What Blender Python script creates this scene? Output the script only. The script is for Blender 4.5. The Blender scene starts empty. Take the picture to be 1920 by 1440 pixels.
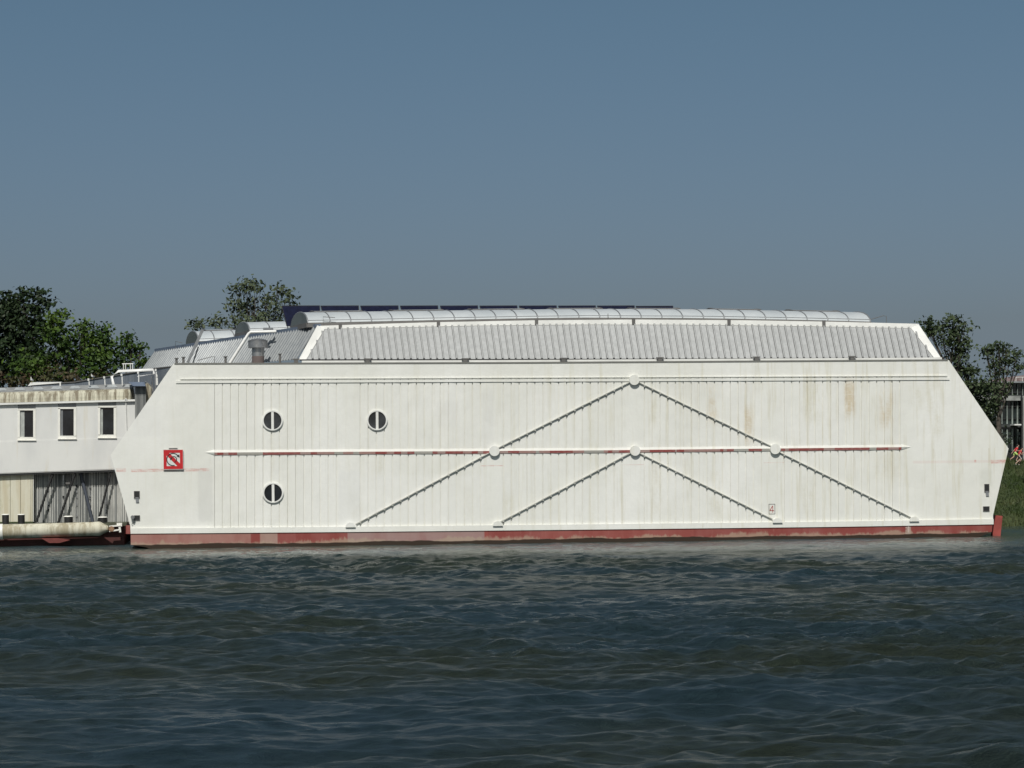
import bpy, math, random
import numpy as np
from mathutils import Vector, Matrix
random.seed(7); rng = np.random.default_rng(11)
S = bpy.context.scene
COL = S.collection
R = math.radians

# ------------------------------------------------------------------ camera
F_PX, CX0, CY0 = 5000.0, 960.0, 870.0
RHO, TH, DIST, EYE = 0.011, R(6.0), 178.6, 5.33
Fw = Vector((math.sin(TH), math.cos(TH), 0)); Rt = Vector((math.cos(TH), -math.sin(TH), 0)); Up = Vector((0, 0, 1))
CAM = Vector((-DIST*math.sin(TH), -DIST*math.cos(TH), EYE))
Xa = Rt*math.cos(RHO) - Up*math.sin(RHO); Ya = Rt*math.sin(RHO) + Up*math.cos(RHO)
cd = bpy.data.cameras.new("camera"); cam = bpy.data.objects.new("camera", cd); COL.objects.link(cam)
m3 = Matrix((Xa, Ya, -Fw)).transposed(); cam.matrix_world = Matrix.Translation(CAM) @ m3.to_4x4()
cd.sensor_width = 36; cd.lens = 36*F_PX/1920; cd.shift_y = (CY0-720)/1920
cd.clip_start = 1; cd.clip_end = 6000
S.camera = cam
# ------------------------------------------------------------------ sky and sun
SUN_EL, SUN_AZ = R(48), R(193)      # azimuth clockwise from +Y
w = bpy.data.worlds.new("World"); S.world = w; w.use_nodes = True
nt = w.node_tree; nt.nodes.clear()
sky = nt.nodes.new("ShaderNodeTexSky"); sky.sky_type = 'NISHITA'; sky.sun_disc = False
sky.sun_elevation = SUN_EL; sky.sun_rotation = SUN_AZ
sky.air_density = 0.58; sky.dust_density = 2.2; sky.ozone_density = 1.9; sky.altitude = 0
bg = nt.nodes.new("ShaderNodeBackground"); bg.inputs[1].default_value = 0.060
out = nt.nodes.new("ShaderNodeOutputWorld")
tint = nt.nodes.new("ShaderNodeMix"); tint.data_type = 'RGBA'; tint.blend_type = 'MULTIPLY'; tint.inputs[0].default_value = 1
tc = nt.nodes.new("ShaderNodeTexCoord"); tz = nt.nodes.new("ShaderNodeSeparateXYZ"); nt.links.new(tc.outputs['Generated'], tz.inputs[0])
tm = nt.nodes.new("ShaderNodeMapRange"); nt.links.new(tz.outputs[2], tm.inputs[0])
for i_, v_ in enumerate((.045, .165, 0.0, 1.0)): tm.inputs[1+i_].default_value = v_
cz = nt.nodes.new("ShaderNodeMath"); cz.operation = 'MAXIMUM'; nt.links.new(tz.outputs[2], cz.inputs[0]); cz.inputs[1].default_value = .052
cv = nt.nodes.new("ShaderNodeCombineXYZ"); nt.links.new(tz.outputs[0], cv.inputs[0]); nt.links.new(tz.outputs[1], cv.inputs[1]); nt.links.new(cz.outputs[0], cv.inputs[2])
nt.links.new(cv.outputs[0], sky.inputs[0])   # hazy band: the lowest three degrees keep the brightness just above them
ramp = nt.nodes.new("ShaderNodeMix"); ramp.data_type = 'RGBA'; nt.links.new(tm.outputs[0], ramp.inputs[0])
ramp.inputs[6].default_value = (1.06, 1.0, .935, 1); ramp.inputs[7].default_value = (.985, 1.10, .985, 1)
nt.links.new(ramp.outputs[2], tint.inputs[7])
nt.links.new(sky.outputs[0], tint.inputs[6]); nt.links.new(tint.outputs[2], bg.inputs[0]); nt.links.new(bg.outputs[0], out.inputs[0])
sd = bpy.data.lights.new("sun", 'SUN'); sd.energy = 3.4; sd.angle = R(0.5); sd.color = (1, 0.965, 0.905)
sun = bpy.data.objects.new("sun", sd); COL.objects.link(sun)
sv = Vector((math.sin(SUN_AZ)*math.cos(SUN_EL), math.cos(SUN_AZ)*math.cos(SUN_EL), math.sin(SUN_EL)))
sun.rotation_euler = (-sv).to_track_quat('-Z', 'Y').to_euler(); sun.location = (0, -60, 80)
S.view_settings.view_transform = 'Standard'; S.view_settings.look = 'None'
S.view_settings.exposure = 0.0; S.view_settings.gamma = 1.0

# ------------------------------------------------------------------ helpers
def P(px, py, Y=0.0):
    """world point where the sight line of a photo pixel meets the plane y = Y"""
    d = Fw + Xa*((px-CX0)/F_PX) + Ya*((CY0-py)/F_PX)
    t = (Y-CAM.y)/d.y
    return CAM + d*t
def lerp(a, b, t): return a + (b-a)*t
def interp(x, pts):
    if x <= pts[0][0]:
        (x0, y0), (x1, y1) = pts[0], pts[1]
    elif x >= pts[-1][0]:
        (x0, y0), (x1, y1) = pts[-2], pts[-1]
    else:
        for k in range(len(pts)-1):
            if pts[k][0] <= x <= pts[k+1][0]:
                (x0, y0), (x1, y1) = pts[k], pts[k+1]; break
    return y0 + (y1-y0)*(x-x0)/(x1-x0)
def ln(a, b): return [a, b]

class MB:
    def __init__(s): s.v = []; s.f = []; s.m = []; s.mi = 0; s.sm = []; s.smooth = False
    def add(s, vs, fs):
        n = len(s.v); s.v += [tuple(v) for v in vs]; s.f += [tuple(i+n for i in f) for f in fs]
        s.m += [s.mi]*len(fs); s.sm += [s.smooth]*len(fs); return s
    def quad(s, a, b, c, d): return s.add([a, b, c, d], [(0, 1, 2, 3)])
    def hexa(s, p):   # p: 4 bottom/front points then the 4 opposite
        return s.add(p, [(0, 1, 2, 3), (7, 6, 5, 4), (0, 4, 5, 1), (1, 5, 6, 2), (2, 6, 7, 3), (3, 7, 4, 0)])
    def box(s, x0, x1, y0, y1, z0, z1):
        return s.hexa([(x0, y0, z0), (x1, y0, z0), (x1, y0, z1), (x0, y0, z1), (x0, y1, z0), (x1, y1, z0), (x1, y1, z1), (x0, y1, z1)])
    def prism(s, poly, d):    # polygon of 3-D points extruded by vector d
        n = len(poly); d = Vector(d); a = [Vector(p) for p in poly]; b = [p+d for p in a]
        fs = [tuple(range(n)), tuple(reversed(range(n, 2*n)))] + [(i, i+n, (i+1) % n+n, (i+1) % n) for i in range(n)]
        return s.add(a+b, fs)
    def bar(s, a, b, w, h, up=(0, 0, 1)):
        a = Vector(a); b = Vector(b); d = (b-a).normalized(); u = Vector(up)
        sd_ = d.cross(u).normalized()*w/2; u2 = sd_.cross(d).normalized()*h/2
        return s.hexa([a-sd_-u2, a+sd_-u2, a+sd_+u2, a-sd_+u2, b-sd_-u2, b+sd_-u2, b+sd_+u2, b-sd_+u2])
    def tube(s, pts, r, n=10, cap=True):
        pts = [Vector(p) for p in pts]; rs = r if isinstance(r, (list, tuple)) else [r]*len(pts)
        vs = []; fs = []
        for i, p in enumerate(pts):
            d = ((pts[min(i+1, len(pts)-1)]-pts[max(i-1, 0)])).normalized()
            u = d.cross(Vector((0, 0, 1)) if abs(d.z) < .9 else Vector((1, 0, 0))).normalized(); v = d.cross(u)
            for k in range(n):
                a = 2*math.pi*k/n; vs.append(p + (u*math.cos(a)+v*math.sin(a))*rs[i])
        for i in range(len(pts)-1):
            for k in range(n): fs.append((i*n+k, i*n+(k+1) % n, (i+1)*n+(k+1) % n, (i+1)*n+k))
        o = s.smooth; s.smooth = True; s.add(vs, fs); s.smooth = o
        if cap:
            s.smooth = False; s.add(vs[:n], [tuple(range(n))]); s.add(vs[-n:], [tuple(reversed(range(n)))]); s.smooth = o
        return s
    def disc(s, c, r, d, n=40, a0=0.0, a1=2*math.pi):   # disc facing -Y, thickness d to -Y ; optional arc
        full = abs(a1-a0-2*math.pi) < 1e-6
        poly = [Vector((c[0]+r*math.cos(lerp(a0, a1, k/n)), c[1], c[2]+r*math.sin(lerp(a0, a1, k/n)))) for k in range(n if full else n+1)]
        return s.prism(poly, (0, -d, 0))
    def ring(s, c, r0, r1, d, n=40, a0=0.0, a1=2*math.pi):   # annulus in XZ, thickness d to -Y
        vs = []; fs = []
        full = abs(a1-a0-2*math.pi) < 1e-6
        for k in range(n+1):
            a = lerp(a0, a1, k/n); co, si = math.cos(a), math.sin(a)
            vs += [(c[0]+r0*co, c[1], c[2]+r0*si), (c[0]+r1*co, c[1], c[2]+r1*si), (c[0]+r1*co, c[1]-d, c[2]+r1*si), (c[0]+r0*co, c[1]-d, c[2]+r0*si)]
        for k in range(n):
            b = 4*k
            for j in range(4): fs.append((b+j, b+(j+1) % 4, b+4+(j+1) % 4, b+4+j))
        if not full: fs += [(0, 1, 2, 3), (4*n+3, 4*n+2, 4*n+1, 4*n)]
        return s.add(vs, fs)
    def build(s, name, mats, parent=None, base=None):
        me = bpy.data.meshes.new(name)
        base = Vector(base) if base is not None else (Vector(parent['_b']) if parent is not None else Vector((0, 0, 0)))
        me.from_pydata([tuple(Vector(v)-base) for v in s.v], [], s.f); me.update()
        mats = mats if isinstance(mats, (list, tuple)) else [mats]
        for m_ in mats: me.materials.append(m_)
        me.polygons.foreach_set("material_index", s.m); me.polygons.foreach_set("use_smooth", s.sm)
        o = bpy.data.objects.new(name, me); COL.objects.link(o)
        if parent is not None:
            o.parent = parent
        else: o.location = base
        o['_b'] = tuple(base)
        return o
def thing(name, label, cat, base, group=None):
    o = bpy.data.objects.new(name, None); COL.objects.link(o); o.location = base
    o['_b'] = tuple(base); o.empty_display_size = .3
    return tag(o, label, cat, group)
def tag(o, label=None, cat=None, group=None, kind=None):
    if label: o['label'] = label
    if cat: o['category'] = cat
    if group: o['group'] = group
    if kind: o['kind'] = kind
    return o

# ------------------------------------------------------------------ materials
class NT:
    def __init__(s, name):
        s.m = bpy.data.materials.new(name); s.m.use_nodes = True; s.t = s.m.node_tree
        s.b = s.t.nodes['Principled BSDF']; s.pos = s.n('ShaderNodeNewGeometry').outputs['Position']
        s._xyz = None
    def n(s, t): return s.t.nodes.new(t)
    def l(s, a, b): s.t.links.new(a, b)
    def put(s, sock, v):
        if hasattr(v, 'links') or isinstance(v, bpy.types.NodeSocket): s.l(v, sock)
        else: sock.default_value = (tuple(v)+(1,) if isinstance(v, (tuple, list)) and len(v) == 3 and sock.type == 'RGBA' else v)
    def xyz(s):
        if s._xyz is None:
            q = s.n('ShaderNodeSeparateXYZ'); s.l(s.pos, q.inputs[0]); s._xyz = q.outputs
        return s._xyz
    def noise(s, scale, st=(1, 1, 1), detail=4, rough=.55, off=0, dist=0):
        mp = s.n('ShaderNodeMapping'); s.l(s.pos, mp.inputs[0]); mp.inputs['Scale'].default_value = st; mp.inputs['Location'].default_value = (off, off*1.7, off*.6)
        q = s.n('ShaderNodeTexNoise'); s.l(mp.outputs[0], q.inputs['Vector']); q.inputs['Scale'].default_value = scale
        q.inputs['Detail'].default_value = detail; q.inputs['Roughness'].default_value = rough; q.inputs['Distortion'].default_value = dist
        return q.outputs[0]
    def mr(s, v, a, b, c=0.0, d=1.0, smooth=True):
        q = s.n('ShaderNodeMapRange'); q.interpolation_type = 'SMOOTHSTEP' if smooth else 'LINEAR'
        s.put(q.inputs[0], v)
        for i, k in enumerate((a, b, c, d)): s.put(q.inputs[1+i], k)
        return q.outputs[0]
    def math(s, op, a, b=0.0):
        q = s.n('ShaderNodeMath'); q.operation = op; s.put(q.inputs[0], a); s.put(q.inputs[1], b); return q.outputs[0]
    def mul(s, a, b): return s.math('MULTIPLY', a, b)
    def addv(s, a, b): return s.math('ADD', a, b)
    def mx(s, a, b): return s.math('MAXIMUM', a, b)
    def mix(s, f, a, b):
        q = s.n('ShaderNodeMix'); q.data_type = 'RGBA'; s.put(q.inputs[0], f); s.put(q.inputs[6], a); s.put(q.inputs[7], b); return q.outputs[2]
    def rect(s, x0, x1, z0, z1, fx=.15, fz=.15):
        X, Y, Z = s.xyz()
        a = s.mul(s.mr(X, x0-fx, x0+fx), s.mr(X, x1+fx, x1-fx)); b = s.mul(s.mr(Z, z0-fz, z0+fz), s.mr(Z, z1+fz, z1-fz))
        return s.mul(a, b)
    def bump(s, h, strength=.3, dist=.02):
        q = s.n('ShaderNodeBump'); q.inputs['Strength'].default_value = strength; q.inputs['Distance'].default_value = dist
        s.l(h, q.inputs['Height']); s.l(q.outputs[0], s.b.inputs['Normal'])
    def fin(s, col, rough=.6, metal=0.0, spec=None):
        s.put(s.b.inputs['Base Color'], col); s.put(s.b.inputs['Roughness'], rough); s.put(s.b.inputs['Metallic'], metal)
        if spec is not None: s.b.inputs['Specular IOR Level'].default_value = spec
        return s.m
def simple(name, col, rough=.6, metal=0.0, var=.12, sc=1.5, st=(1, 1, 1), spec=None):
    n = NT(name); k = n.noise(sc, st); a = tuple(c*(1-var) for c in col); b = tuple(min(1, c*(1+var)) for c in col)
    return n.fin(n.mix(n.mr(k, .3, .7), a, b), rough, metal, spec)

def wall_px(x0, x1, y0, y1):   # photo rectangle on the front wall plane -> world x0,x1,z0,z1
    a = P(x0, y1, 0); b = P(x1, y0, 0); return (a.x, b.x, a.z, b.z)

def make_wall_mat():
    n = NT("white_ship_paint")
    X, Y, Z = n.xyz()
    base = n.mix(n.mr(n.noise(.22, (1, 1, .6), 5), .35, .68), (.735, .735, .685), (.80, .80, .765))
    fine = n.noise(3.0, (1, 1, 2.5), 6, .7)
    base = n.mix(n.mr(fine, .2, .8, 0, .35), base, (.70, .70, .66))
    streak = n.noise(1.0, (2.6, 1, .16), 5, .6, 3)
    east = n.mr(X, -14, 20, .25, 1.0)
    g = n.mul(n.mr(streak, .50, .72, 0, .65), east)
    col = n.mix(g, base, (.60, .575, .46))
    # rust and algae runs that have shapes of their own
    spots = [(1218, 1232, 735, 800, .45), (1328, 1345, 722, 792, .5), (1396, 1412, 765, 832, .55), (1508, 1542, 712, 790, .45),
             (1585, 1602, 715, 780, .75), (1650, 1674, 735, 800, .5), (1706, 1730, 720, 765, .35), (1735, 1768, 718, 770, .3),
             (1750, 1764, 770, 818, .45), (1330, 1352, 888, 975, .4), (1505, 1530, 900, 975, .4), (705, 720, 852, 890, .45),
             (868, 886, 915, 970, .32), (508, 512, 806, 905, .35), (945, 964, 930, 968, .35), (1222, 1240, 850, 960, .28), (1640, 1690, 850, 900, .3), (1104, 1112, 720, 990, .25), (660, 680, 940, 975, .4)]
    sn = n.noise(1.6, (1.5, 1, .45), 5, .65, 9)
    for (a, b, c, d, s_) in spots:
        x0, x1, z0, z1 = wall_px(a, b, c, d)
        mk = n.mul(n.rect(x0, x1, z0, z1, .22, .55), n.mr(sn, .35, .62, 0, s_))
        tone = (.52, .40, .22) if s_ > .45 else (.56, .53, .40)
        col = n.mix(n.mul(mk, n.mr(fine, .3, .65, .5, 1)), col, tone)
    drip = n.mr(n.noise(1.0, (7.5, 1, .22), 5, .6, 21), .58, .72, 0, .45)
    zr = P(960, 718).z; zl = P(960, 850).z
    below = n.mx(n.mul(n.mr(Z, zr-3.2, zr), n.mr(Z, zr+.05, zr-.02)), n.mul(n.mr(Z, zl-3.4, zl), n.mr(Z, zl+.05, zl-.02)))
    col = n.mix(n.mul(drip, n.mul(below, n.mr(X, -20, 22, .35, 1))), col, (.50, .44, .31))
    # cleaner repainted patches and grey overspray
    for (a, b, c, d, s_, t) in [(636, 676, 882, 986, .5, (.72, .725, .71)), (676, 905, 890, 985, .35, (.80, .80, .775)), (372, 398, 880, 978, .35, (.55, .55, .53)),
                                (820, 860, 752, 800, .2, (.62, .62, .6)), (905, 925, 730, 850, .25, (.6, .6, .58)), (250, 300, 760, 820, .15, (.6, .6, .6)), (1838, 1860, 880, 912, .35, (.55, .56, .5))]:
        x0, x1, z0, z1 = wall_px(a, b, c, d)
        col = n.mix(n.mul(n.rect(x0, x1, z0, z1, .12, .2), s_), col, t)
    # ghost of an old red line across the plain end panels
    rn = n.noise(2.2, (1, 1, 5), 6, .8, 5)
    for (a, b, c, d, s_) in [(246, 392, 878, 885, .6), (218, 236, 878, 885, .45), (1712, 1895, 862, 869, .10), (1858, 1888, 862, 869, .55), (902, 944, 872.5, 874, .8), (1168, 1208, 870.5, 872, .4), (1432, 1470, 866.5, 868, .5), (1827, 1830, 862, 868, .7)]:
        x0, x1, z0, z1 = wall_px(a, b, c, d)
        col = n.mix(n.mul(n.rect(x0, x1, z0, z1, .06, .035), n.mr(rn, .42, .6, .12, s_)), col, (.55, .16, .13))
    n.bump(n.addv(n.noise(.8, (1, 1, .6), 3), n.mul(n.noise(14, (1, 1, 1), 3), .06)), .7, .09)
    return n.fin(col, .55, 0, .35)
M_WALL = make_wall_mat()

def make_hull_mat():
    n = NT("red_hull_paint"); X, Y, Z = n.xyz()
    k = n.noise(.9, (1, 1, .5), 5)
    red = n.mix(n.mr(k, .35, .65), (.235, .052, .044), (.27, .08, .07))
    vs = n.noise(1.5, (2.0, 1, .3), 5, .65, 2)
    red = n.mix(n.mr(vs, .55, .75, 0, .4), red, (.40, .20, .17))
    for (a, b, s_, t) in [(652, 908, .75, (.34, .25, .235)), (245, 470, .55, (.40, .25, .21)), (488, 520, .7, (.40, .30, .25)), (908, 915, .3, (.4, .1, .08)), (1015, 1300, .25, (.36, .12, .10)), (1700, 1707, .9, (.42, .33, .28))]:
        x0, x1, z0, z1 = wall_px(a, b, 980, 1040)
        red = n.mix(n.mul(n.rect(x0, x1, -2, 3, .05, .1), n.mr(k, .2, .55, s_*.6, s_)), red, t)
    zz = n.addv(Z, n.addv(n.mr(n.noise(.25, (1, 1, 1), 3, .6, 7), .3, .7, -.2, .2), n.mr(n.noise(3.2, (1, 1, .35), 5, .7, 17), .3, .7, -.13, .13)))
    red = n.mix(n.mr(zz, .46, .25, 0, .6), red, (.40, .32, .235))
    z2 = n.addv(Z, n.mr(n.noise(.35, (1, 1, 1), 4, .6, 3), .3, .7, -.06, .06))
    red = n.mix(n.mr(z2, .30, .24), red, (.035, .022, .014))
    return n.fin(red, .6, 0, .3)
M_HULL = make_hull_mat()

def make_stripe_mat():
    n = NT("patchy_red_stripe"); X, Y, Z = n.xyz()
    k = n.noise(.30, (1, .01, .01), 2, .4, 4); j = n.noise(3, (1, 1, 2), 5, .7)
    q = n.n('ShaderNodeValToRGB'); n.l(k, q.inputs[0]); cr = q.color_ramp; cr.interpolation = 'CONSTANT'
    cr.elements[0].position = 0; cr.elements[0].color = (.52, .49, .44, 1)
    cr.elements[1].position = .40; cr.elements[1].color = (.52, .30, .27, 1)
    for p_, c in [(.46, (.40, .10, .09, 1)), (.51, (.53, .36, .33, 1)), (.56, (.42, .13, .12, 1)), (.62, (.55, .52, .47, 1))]:
        e = cr.elements.new(p_); e.color = c
    return n.fin(n.mix(n.mr(j, .45, .75, 0, .35), q.outputs[0], (.6, .57, .52)), .6)
M_STRIPE = make_stripe_mat()
def make_roof_mat(name, c0, c1, st=(2, 2, .3), metal=.25, rough=.5):
    n = NT(name); a = n.noise(1.2, st, 5, .6); b = n.noise(.12, (1, 1, 1), 3, .5, 4)
    col = n.mix(n.mr(a, .35, .65), c0, c1); col = n.mix(n.mr(b, .35, .7, 0, .25), col, tuple(c*.8 for c in c0))
    return n.fin(col, rough, metal)
M_ROOF = make_roof_mat("grey_seam_roof", (.42, .43, .43), (.49, .50, .50), (3, 3, .25))
M_ROOF2 = make_roof_mat("grey_corrugated_roof", (.235, .25, .26), (.29, .305, .31))
M_SEAM = simple("seam_side_shade", (.20, .20, .197), .7)  # shade on the seam rib sides, put into a darker colour
M_RIDGE = simple("blue_grey_flashing", (.16, .20, .27), .45, .3)
M_TRIM = simple("white_trim", (.74, .74, .71), .5, 0, .07, .8)
M_BRACE = simple('weathered_brace_paint', (.50, .50, .46), .65, 0, .2, 1.5)
M_COPE = simple("grey_coping", (.17, .17, .155), .6, 0, .1)
M_BLACK = simple("black_rubber", (.018, .018, .018), .55, 0, .2)
M_DGREY = simple("dark_grey_bracket", (.13, .125, .12), .6)
M_CAP = simple("grey_smoked_end_glazing", (.12, .135, .135), .35, 0, .15, .7)
def make_poly():
    n = NT("weathered_polycarbonate"); a = n.noise(.5, (1, 1, 1), 5, .6)
    col = n.mix(n.mr(a, .3, .7), (.42, .455, .475), (.50, .53, .545))
    n.bump(n.noise(3.5, (1, .4, .4), 3), .25, .02)
    return n.fin(col, .5)
M_POLY = make_poly()
M_RIB = simple("aluminium_glazing_bar", (.24, .25, .26), .45, .3)
def make_glass(name, col, rough=.06):
    n = NT(name); a = n.noise(.8, (1, 1, 1), 4, .6)
    return n.fin(n.mix(n.mr(a, .35, .7), tuple(c*.6 for c in col), tuple(c*1.5 for c in col)), rough, 0, .5)
M_GLASS = make_glass("dark_window_glass", (.012, .014, .017))
M_GLASSG = make_glass("grey_blind_glass", (.035, .038, .042), .12)
M_SOLAR = simple("navy_solar_glass", (.008, .010, .028), .35, 0, .2, 4, spec=.2)
M_ALU = simple("bare_aluminium", (.42, .43, .44), .38, .6, .1)
M_STEEL = simple("galvanised_steel", (.38, .38, .38), .32, .75, .15, 2.5)
M_BRICKY = simple("brown_duct_wrap", (.14, .11, .105), .8)
M_PIPE = simple("white_painted_pipe", (.78, .78, .76), .35, 0, .06)
M_SIGNR = simple("sign_red", (.50, .018, .022), .4, 0, .1, 3)
M_SIGNW = simple("sign_white", (.66, .68, .66), .5, 0, .06, 3)
M_NUMR = simple("number_red_paint", (.36, .07, .06), .6)
M_RUDDER = simple("rudder_red_paint", (.30, .06, .048), .6, 0, .22, 1.2)

def make_annex_mat():
    n = NT("annex_cream_cladding"); X, Y, Z = n.xyz()
    a = n.noise(.5, (1.2, 1, .5), 5); col = n.mix(n.mr(a, .35, .68), (.70, .70, .675), (.62, .625, .61))
    s_ = n.noise(1.0, (1.6, 1, .2), 5, .65, 3); col = n.mix(n.mr(s_, .55, .75, 0, .45), col, (.60, .54, .40))
    return n.fin(col, .6, 0, .3)
M_ANNEX = make_annex_mat()
def make_stained(name, c0, dark, moss, sx=1.6):
    n = NT(name); X, Y, Z = n.xyz()
    s_ = n.noise(1.0, (sx, 1, .12), 6, .7, 3); a = n.noise(1.2, (1, 1, .8), 5, .6, 8)
    col = n.mix(n.mr(s_, .42, .62, 0, .9), c0, dark); col = n.mix(n.mr(a, .55, .75, 0, .6), col, moss)
    return n.fin(col, .75)
M_EAVE = make_stained("stained_translucent_eave", (.55, .53, .42), (.16, .13, .085), (.30, .28, .16), 2.4)
M_BOOM = make_stained("stained_cream_boom", (.60, .58, .47), (.30, .26, .17), (.13, .13, .09), 1.2)
M_LOW = make_stained("cream_lower_cladding", (.62, .60, .49), (.52, .47, .34), (.5, .47, .32), 1.4)
M_ANROOF = make_roof_mat("weathered_annex_roof", (.22, .225, .22), (.30, .305, .30), (1, 1, 1), 0, .8)
M_LITE = simple("frosted_roof_light", (.42, .44, .44), .5, 0, .15, 4)
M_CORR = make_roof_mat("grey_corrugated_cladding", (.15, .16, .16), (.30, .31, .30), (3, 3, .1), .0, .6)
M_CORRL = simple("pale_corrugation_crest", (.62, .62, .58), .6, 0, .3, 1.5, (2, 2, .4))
M_BLUEW = make_roof_mat("blue_grey_rear_wall", (.20, .225, .26), (.26, .285, .32), (2, 2, .2), 0, .6)
M_DECK = simple("mossy_deck", (.07, .075, .05), .85, 0, .4, 1.2)
M_STRUT = simple("black_strut", (.012, .012, .012), .6)
M_STRUTB = simple("blue_grey_strut", (.06, .07, .09), .6)
M_CURT = simple("pale_curtain", (.40, .42, .40), .8, 0, .15, 3)
M_FRAME = simple("cream_window_frame", (.80, .79, .73), .5, 0, .05)

# ------------------------------------------------------------------ river
def river():
    def heights(X, Y):
        h = np.zeros_like(X); r = np.random.default_rng(5)
        n = 130
        for i in range(n):
            lam = 0.34*(13.0/0.34)**(i/(n-1)); k = 2*math.pi/lam
            th = R(-85) + r.normal(0, .80)
            ph = r.uniform(0, 6.283); amp = .0080*lam**.86 * (1.0 if lam < 4 else (4/lam)**1.2)
            q = (X*math.cos(th) + Y*math.sin(th))*k + ph
            wob = .55*np.sin(X*.07*r.uniform(.5, 1.5)+Y*.05+ph*2)
            s_ = np.sin(q + wob)
            h += amp*(s_ + .32*s_*s_)*(1 if lam > 1.2 else .75+.5*np.sin(X*.5*r.uniform(.5, 1)+ph)*np.sin(Y*.35+ph*3))
        g = .72+.34*np.sin(X*.09+Y*.031+1)*np.sin(Y*.07-X*.02)
        def hsh(i, j):
            n_ = np.sin(i*127.1+j*311.7)*43758.5453; return n_-np.floor(n_)
        def vn(x, y):
            i, j = np.floor(x), np.floor(y); u, v_ = x-i, y-j; u = u*u*(3-2*u); v_ = v_*v_*(3-2*v_)
            return -1+2*((hsh(i, j)*(1-u)+hsh(i+1, j)*u)*(1-v_)+(hsh(i, j+1)*(1-u)+hsh(i+1, j+1)*u)*v_)
        gust = .75+.5*vn(X*.035+3, Y*.05)+.25*vn(X*.11, Y*.13+9)
        def octv(x, y, ch):
            q_ = vn(x, y); x = x+q_; y = y+q_
            wx, wy = 1-np.abs(np.sin(x)), 1-np.abs(np.sin(y)); sx, sy = np.abs(np.cos(x)), np.abs(np.cos(y))
            wx = wx*(1-wx)+sx*wx; wy = wy*(1-wy)+sy*wy
            return (1-(wx*wy)**.65)**ch
        fr, am_, ch = 0.80, 0.165, 3.2
        ux, uy = X*.62+Y*.12, Y
        tot = np.zeros_like(X)
        for o_ in range(5):
            tot += (octv(ux*fr+o_*7, uy*fr, ch)+octv(ux*fr-3.1*o_-40, uy*fr+11, ch))*am_*(1 if o_ < 2 else gust.clip(.25, 1.6))
            ux, uy = 1.28*ux+.96*uy*.8, -.96*ux*.8+1.28*uy
            fr *= 1.12; am_ *= 0.56; ch = ch*.8+.2
        h = h*0.62 + tot-tot.mean()
        return (h-h.mean())*g
    xs = np.concatenate([np.arange(-62, -38, .2), np.arange(-38, 8, .085), np.arange(8, 70, .15)])
    ys = [-146.0]
    while ys[-1] < 46: ys.append(ys[-1] + (.06 + .12*max(0, min(1, (ys[-1]+135)/120))))
    ys = np.array(ys); ys = np.append(ys, 46.2)
    X, Y = np.meshgrid(xs, ys)
    Z = heights(X, Y)
    edge = np.clip(np.minimum(np.minimum(X-xs[0], xs[-1]-X), np.minimum(Y-ys[0], ys[-1]-Y))/4, 0, 1)
    Z *= edge
    calm = 1 - .72*np.clip((Y+30)/20, 0, 1); Z *= calm
    ny, nx = X.shape
    co = np.stack([X, Y, Z], -1).reshape(-1, 3)
    big = np.array([[-2500, -1500, 0], [2500, -1500, 0], [2500, 900, 0], [-2500, 900, 0]], float)
    N = nx*ny; co = np.vstack([co, big])
    idx = np.arange(N).reshape(ny, nx)
    q = np.stack([idx[:-1, :-1], idx[:-1, 1:], idx[1:, 1:], idx[1:, :-1]], -1).reshape(-1, 4)
    c = [idx[0, 0], idx[0, -1], idx[-1, -1], idx[-1, 0]]
    ring = np.array([[N, N+1, c[1], c[0]], [N+1, N+2, c[2], c[1]], [N+2, N+3, c[3], c[2]], [N+3, N, c[0], c[3]]])
    q = np.vstack([q, ring])
    me = bpy.data.meshes.new("river"); me.vertices.add(len(co)); me.vertices.foreach_set("co", co.ravel())
    me.loops.add(q.size); me.loops.foreach_set("vertex_index", q.ravel())
    me.polygons.add(len(q)); me.polygons.foreach_set("loop_start", np.arange(0, q.size, 4)); me.polygons.foreach_set("loop_total", np.full(len(q), 4))
    me.polygons.foreach_set("use_smooth", np.ones(len(q), bool)); me.update(calc_edges=True)
    n = NT("river_water")
    a = n.noise(2.6, (.8, 1.2, 1), 10, .74, 0, .8); b = n.noise(9.0, (.8, 1.4, 1), 6, .65, 4, .5)
    hsum = n.mul(n.addv(n.mul(a, 1.0), n.mul(b, .30)), n.mr(n.xyz()[1], -28, -10, 1.0, .2))
    n.bump(hsum, 1.0, .6)
    murk_sky = n.mix(n.mr(n.noise(.07, (1, 1, 1), 3), .35, .65), (.046, .062, .044), (.034, .066, .080))  # olive murk, with blue of the reflected sky mixed into the colour
    patch = n.noise(.11, (.5, 1.6, 1), 4, .6, 6)
    rr_ = n.addv(n.mr(n.xyz()[1], -30, -10, .30, .07), n.mr(patch, .35, .65, -.07, .05))
    m_ = n.fin(murk_sky, rr_, 0, .5); n.b.inputs['IOR'].default_value = 1.34
    me.materials.append(m_)
    o = bpy.data.objects.new("river", me); COL.objects.link(o); o['kind'] = 'structure'
river()

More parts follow.
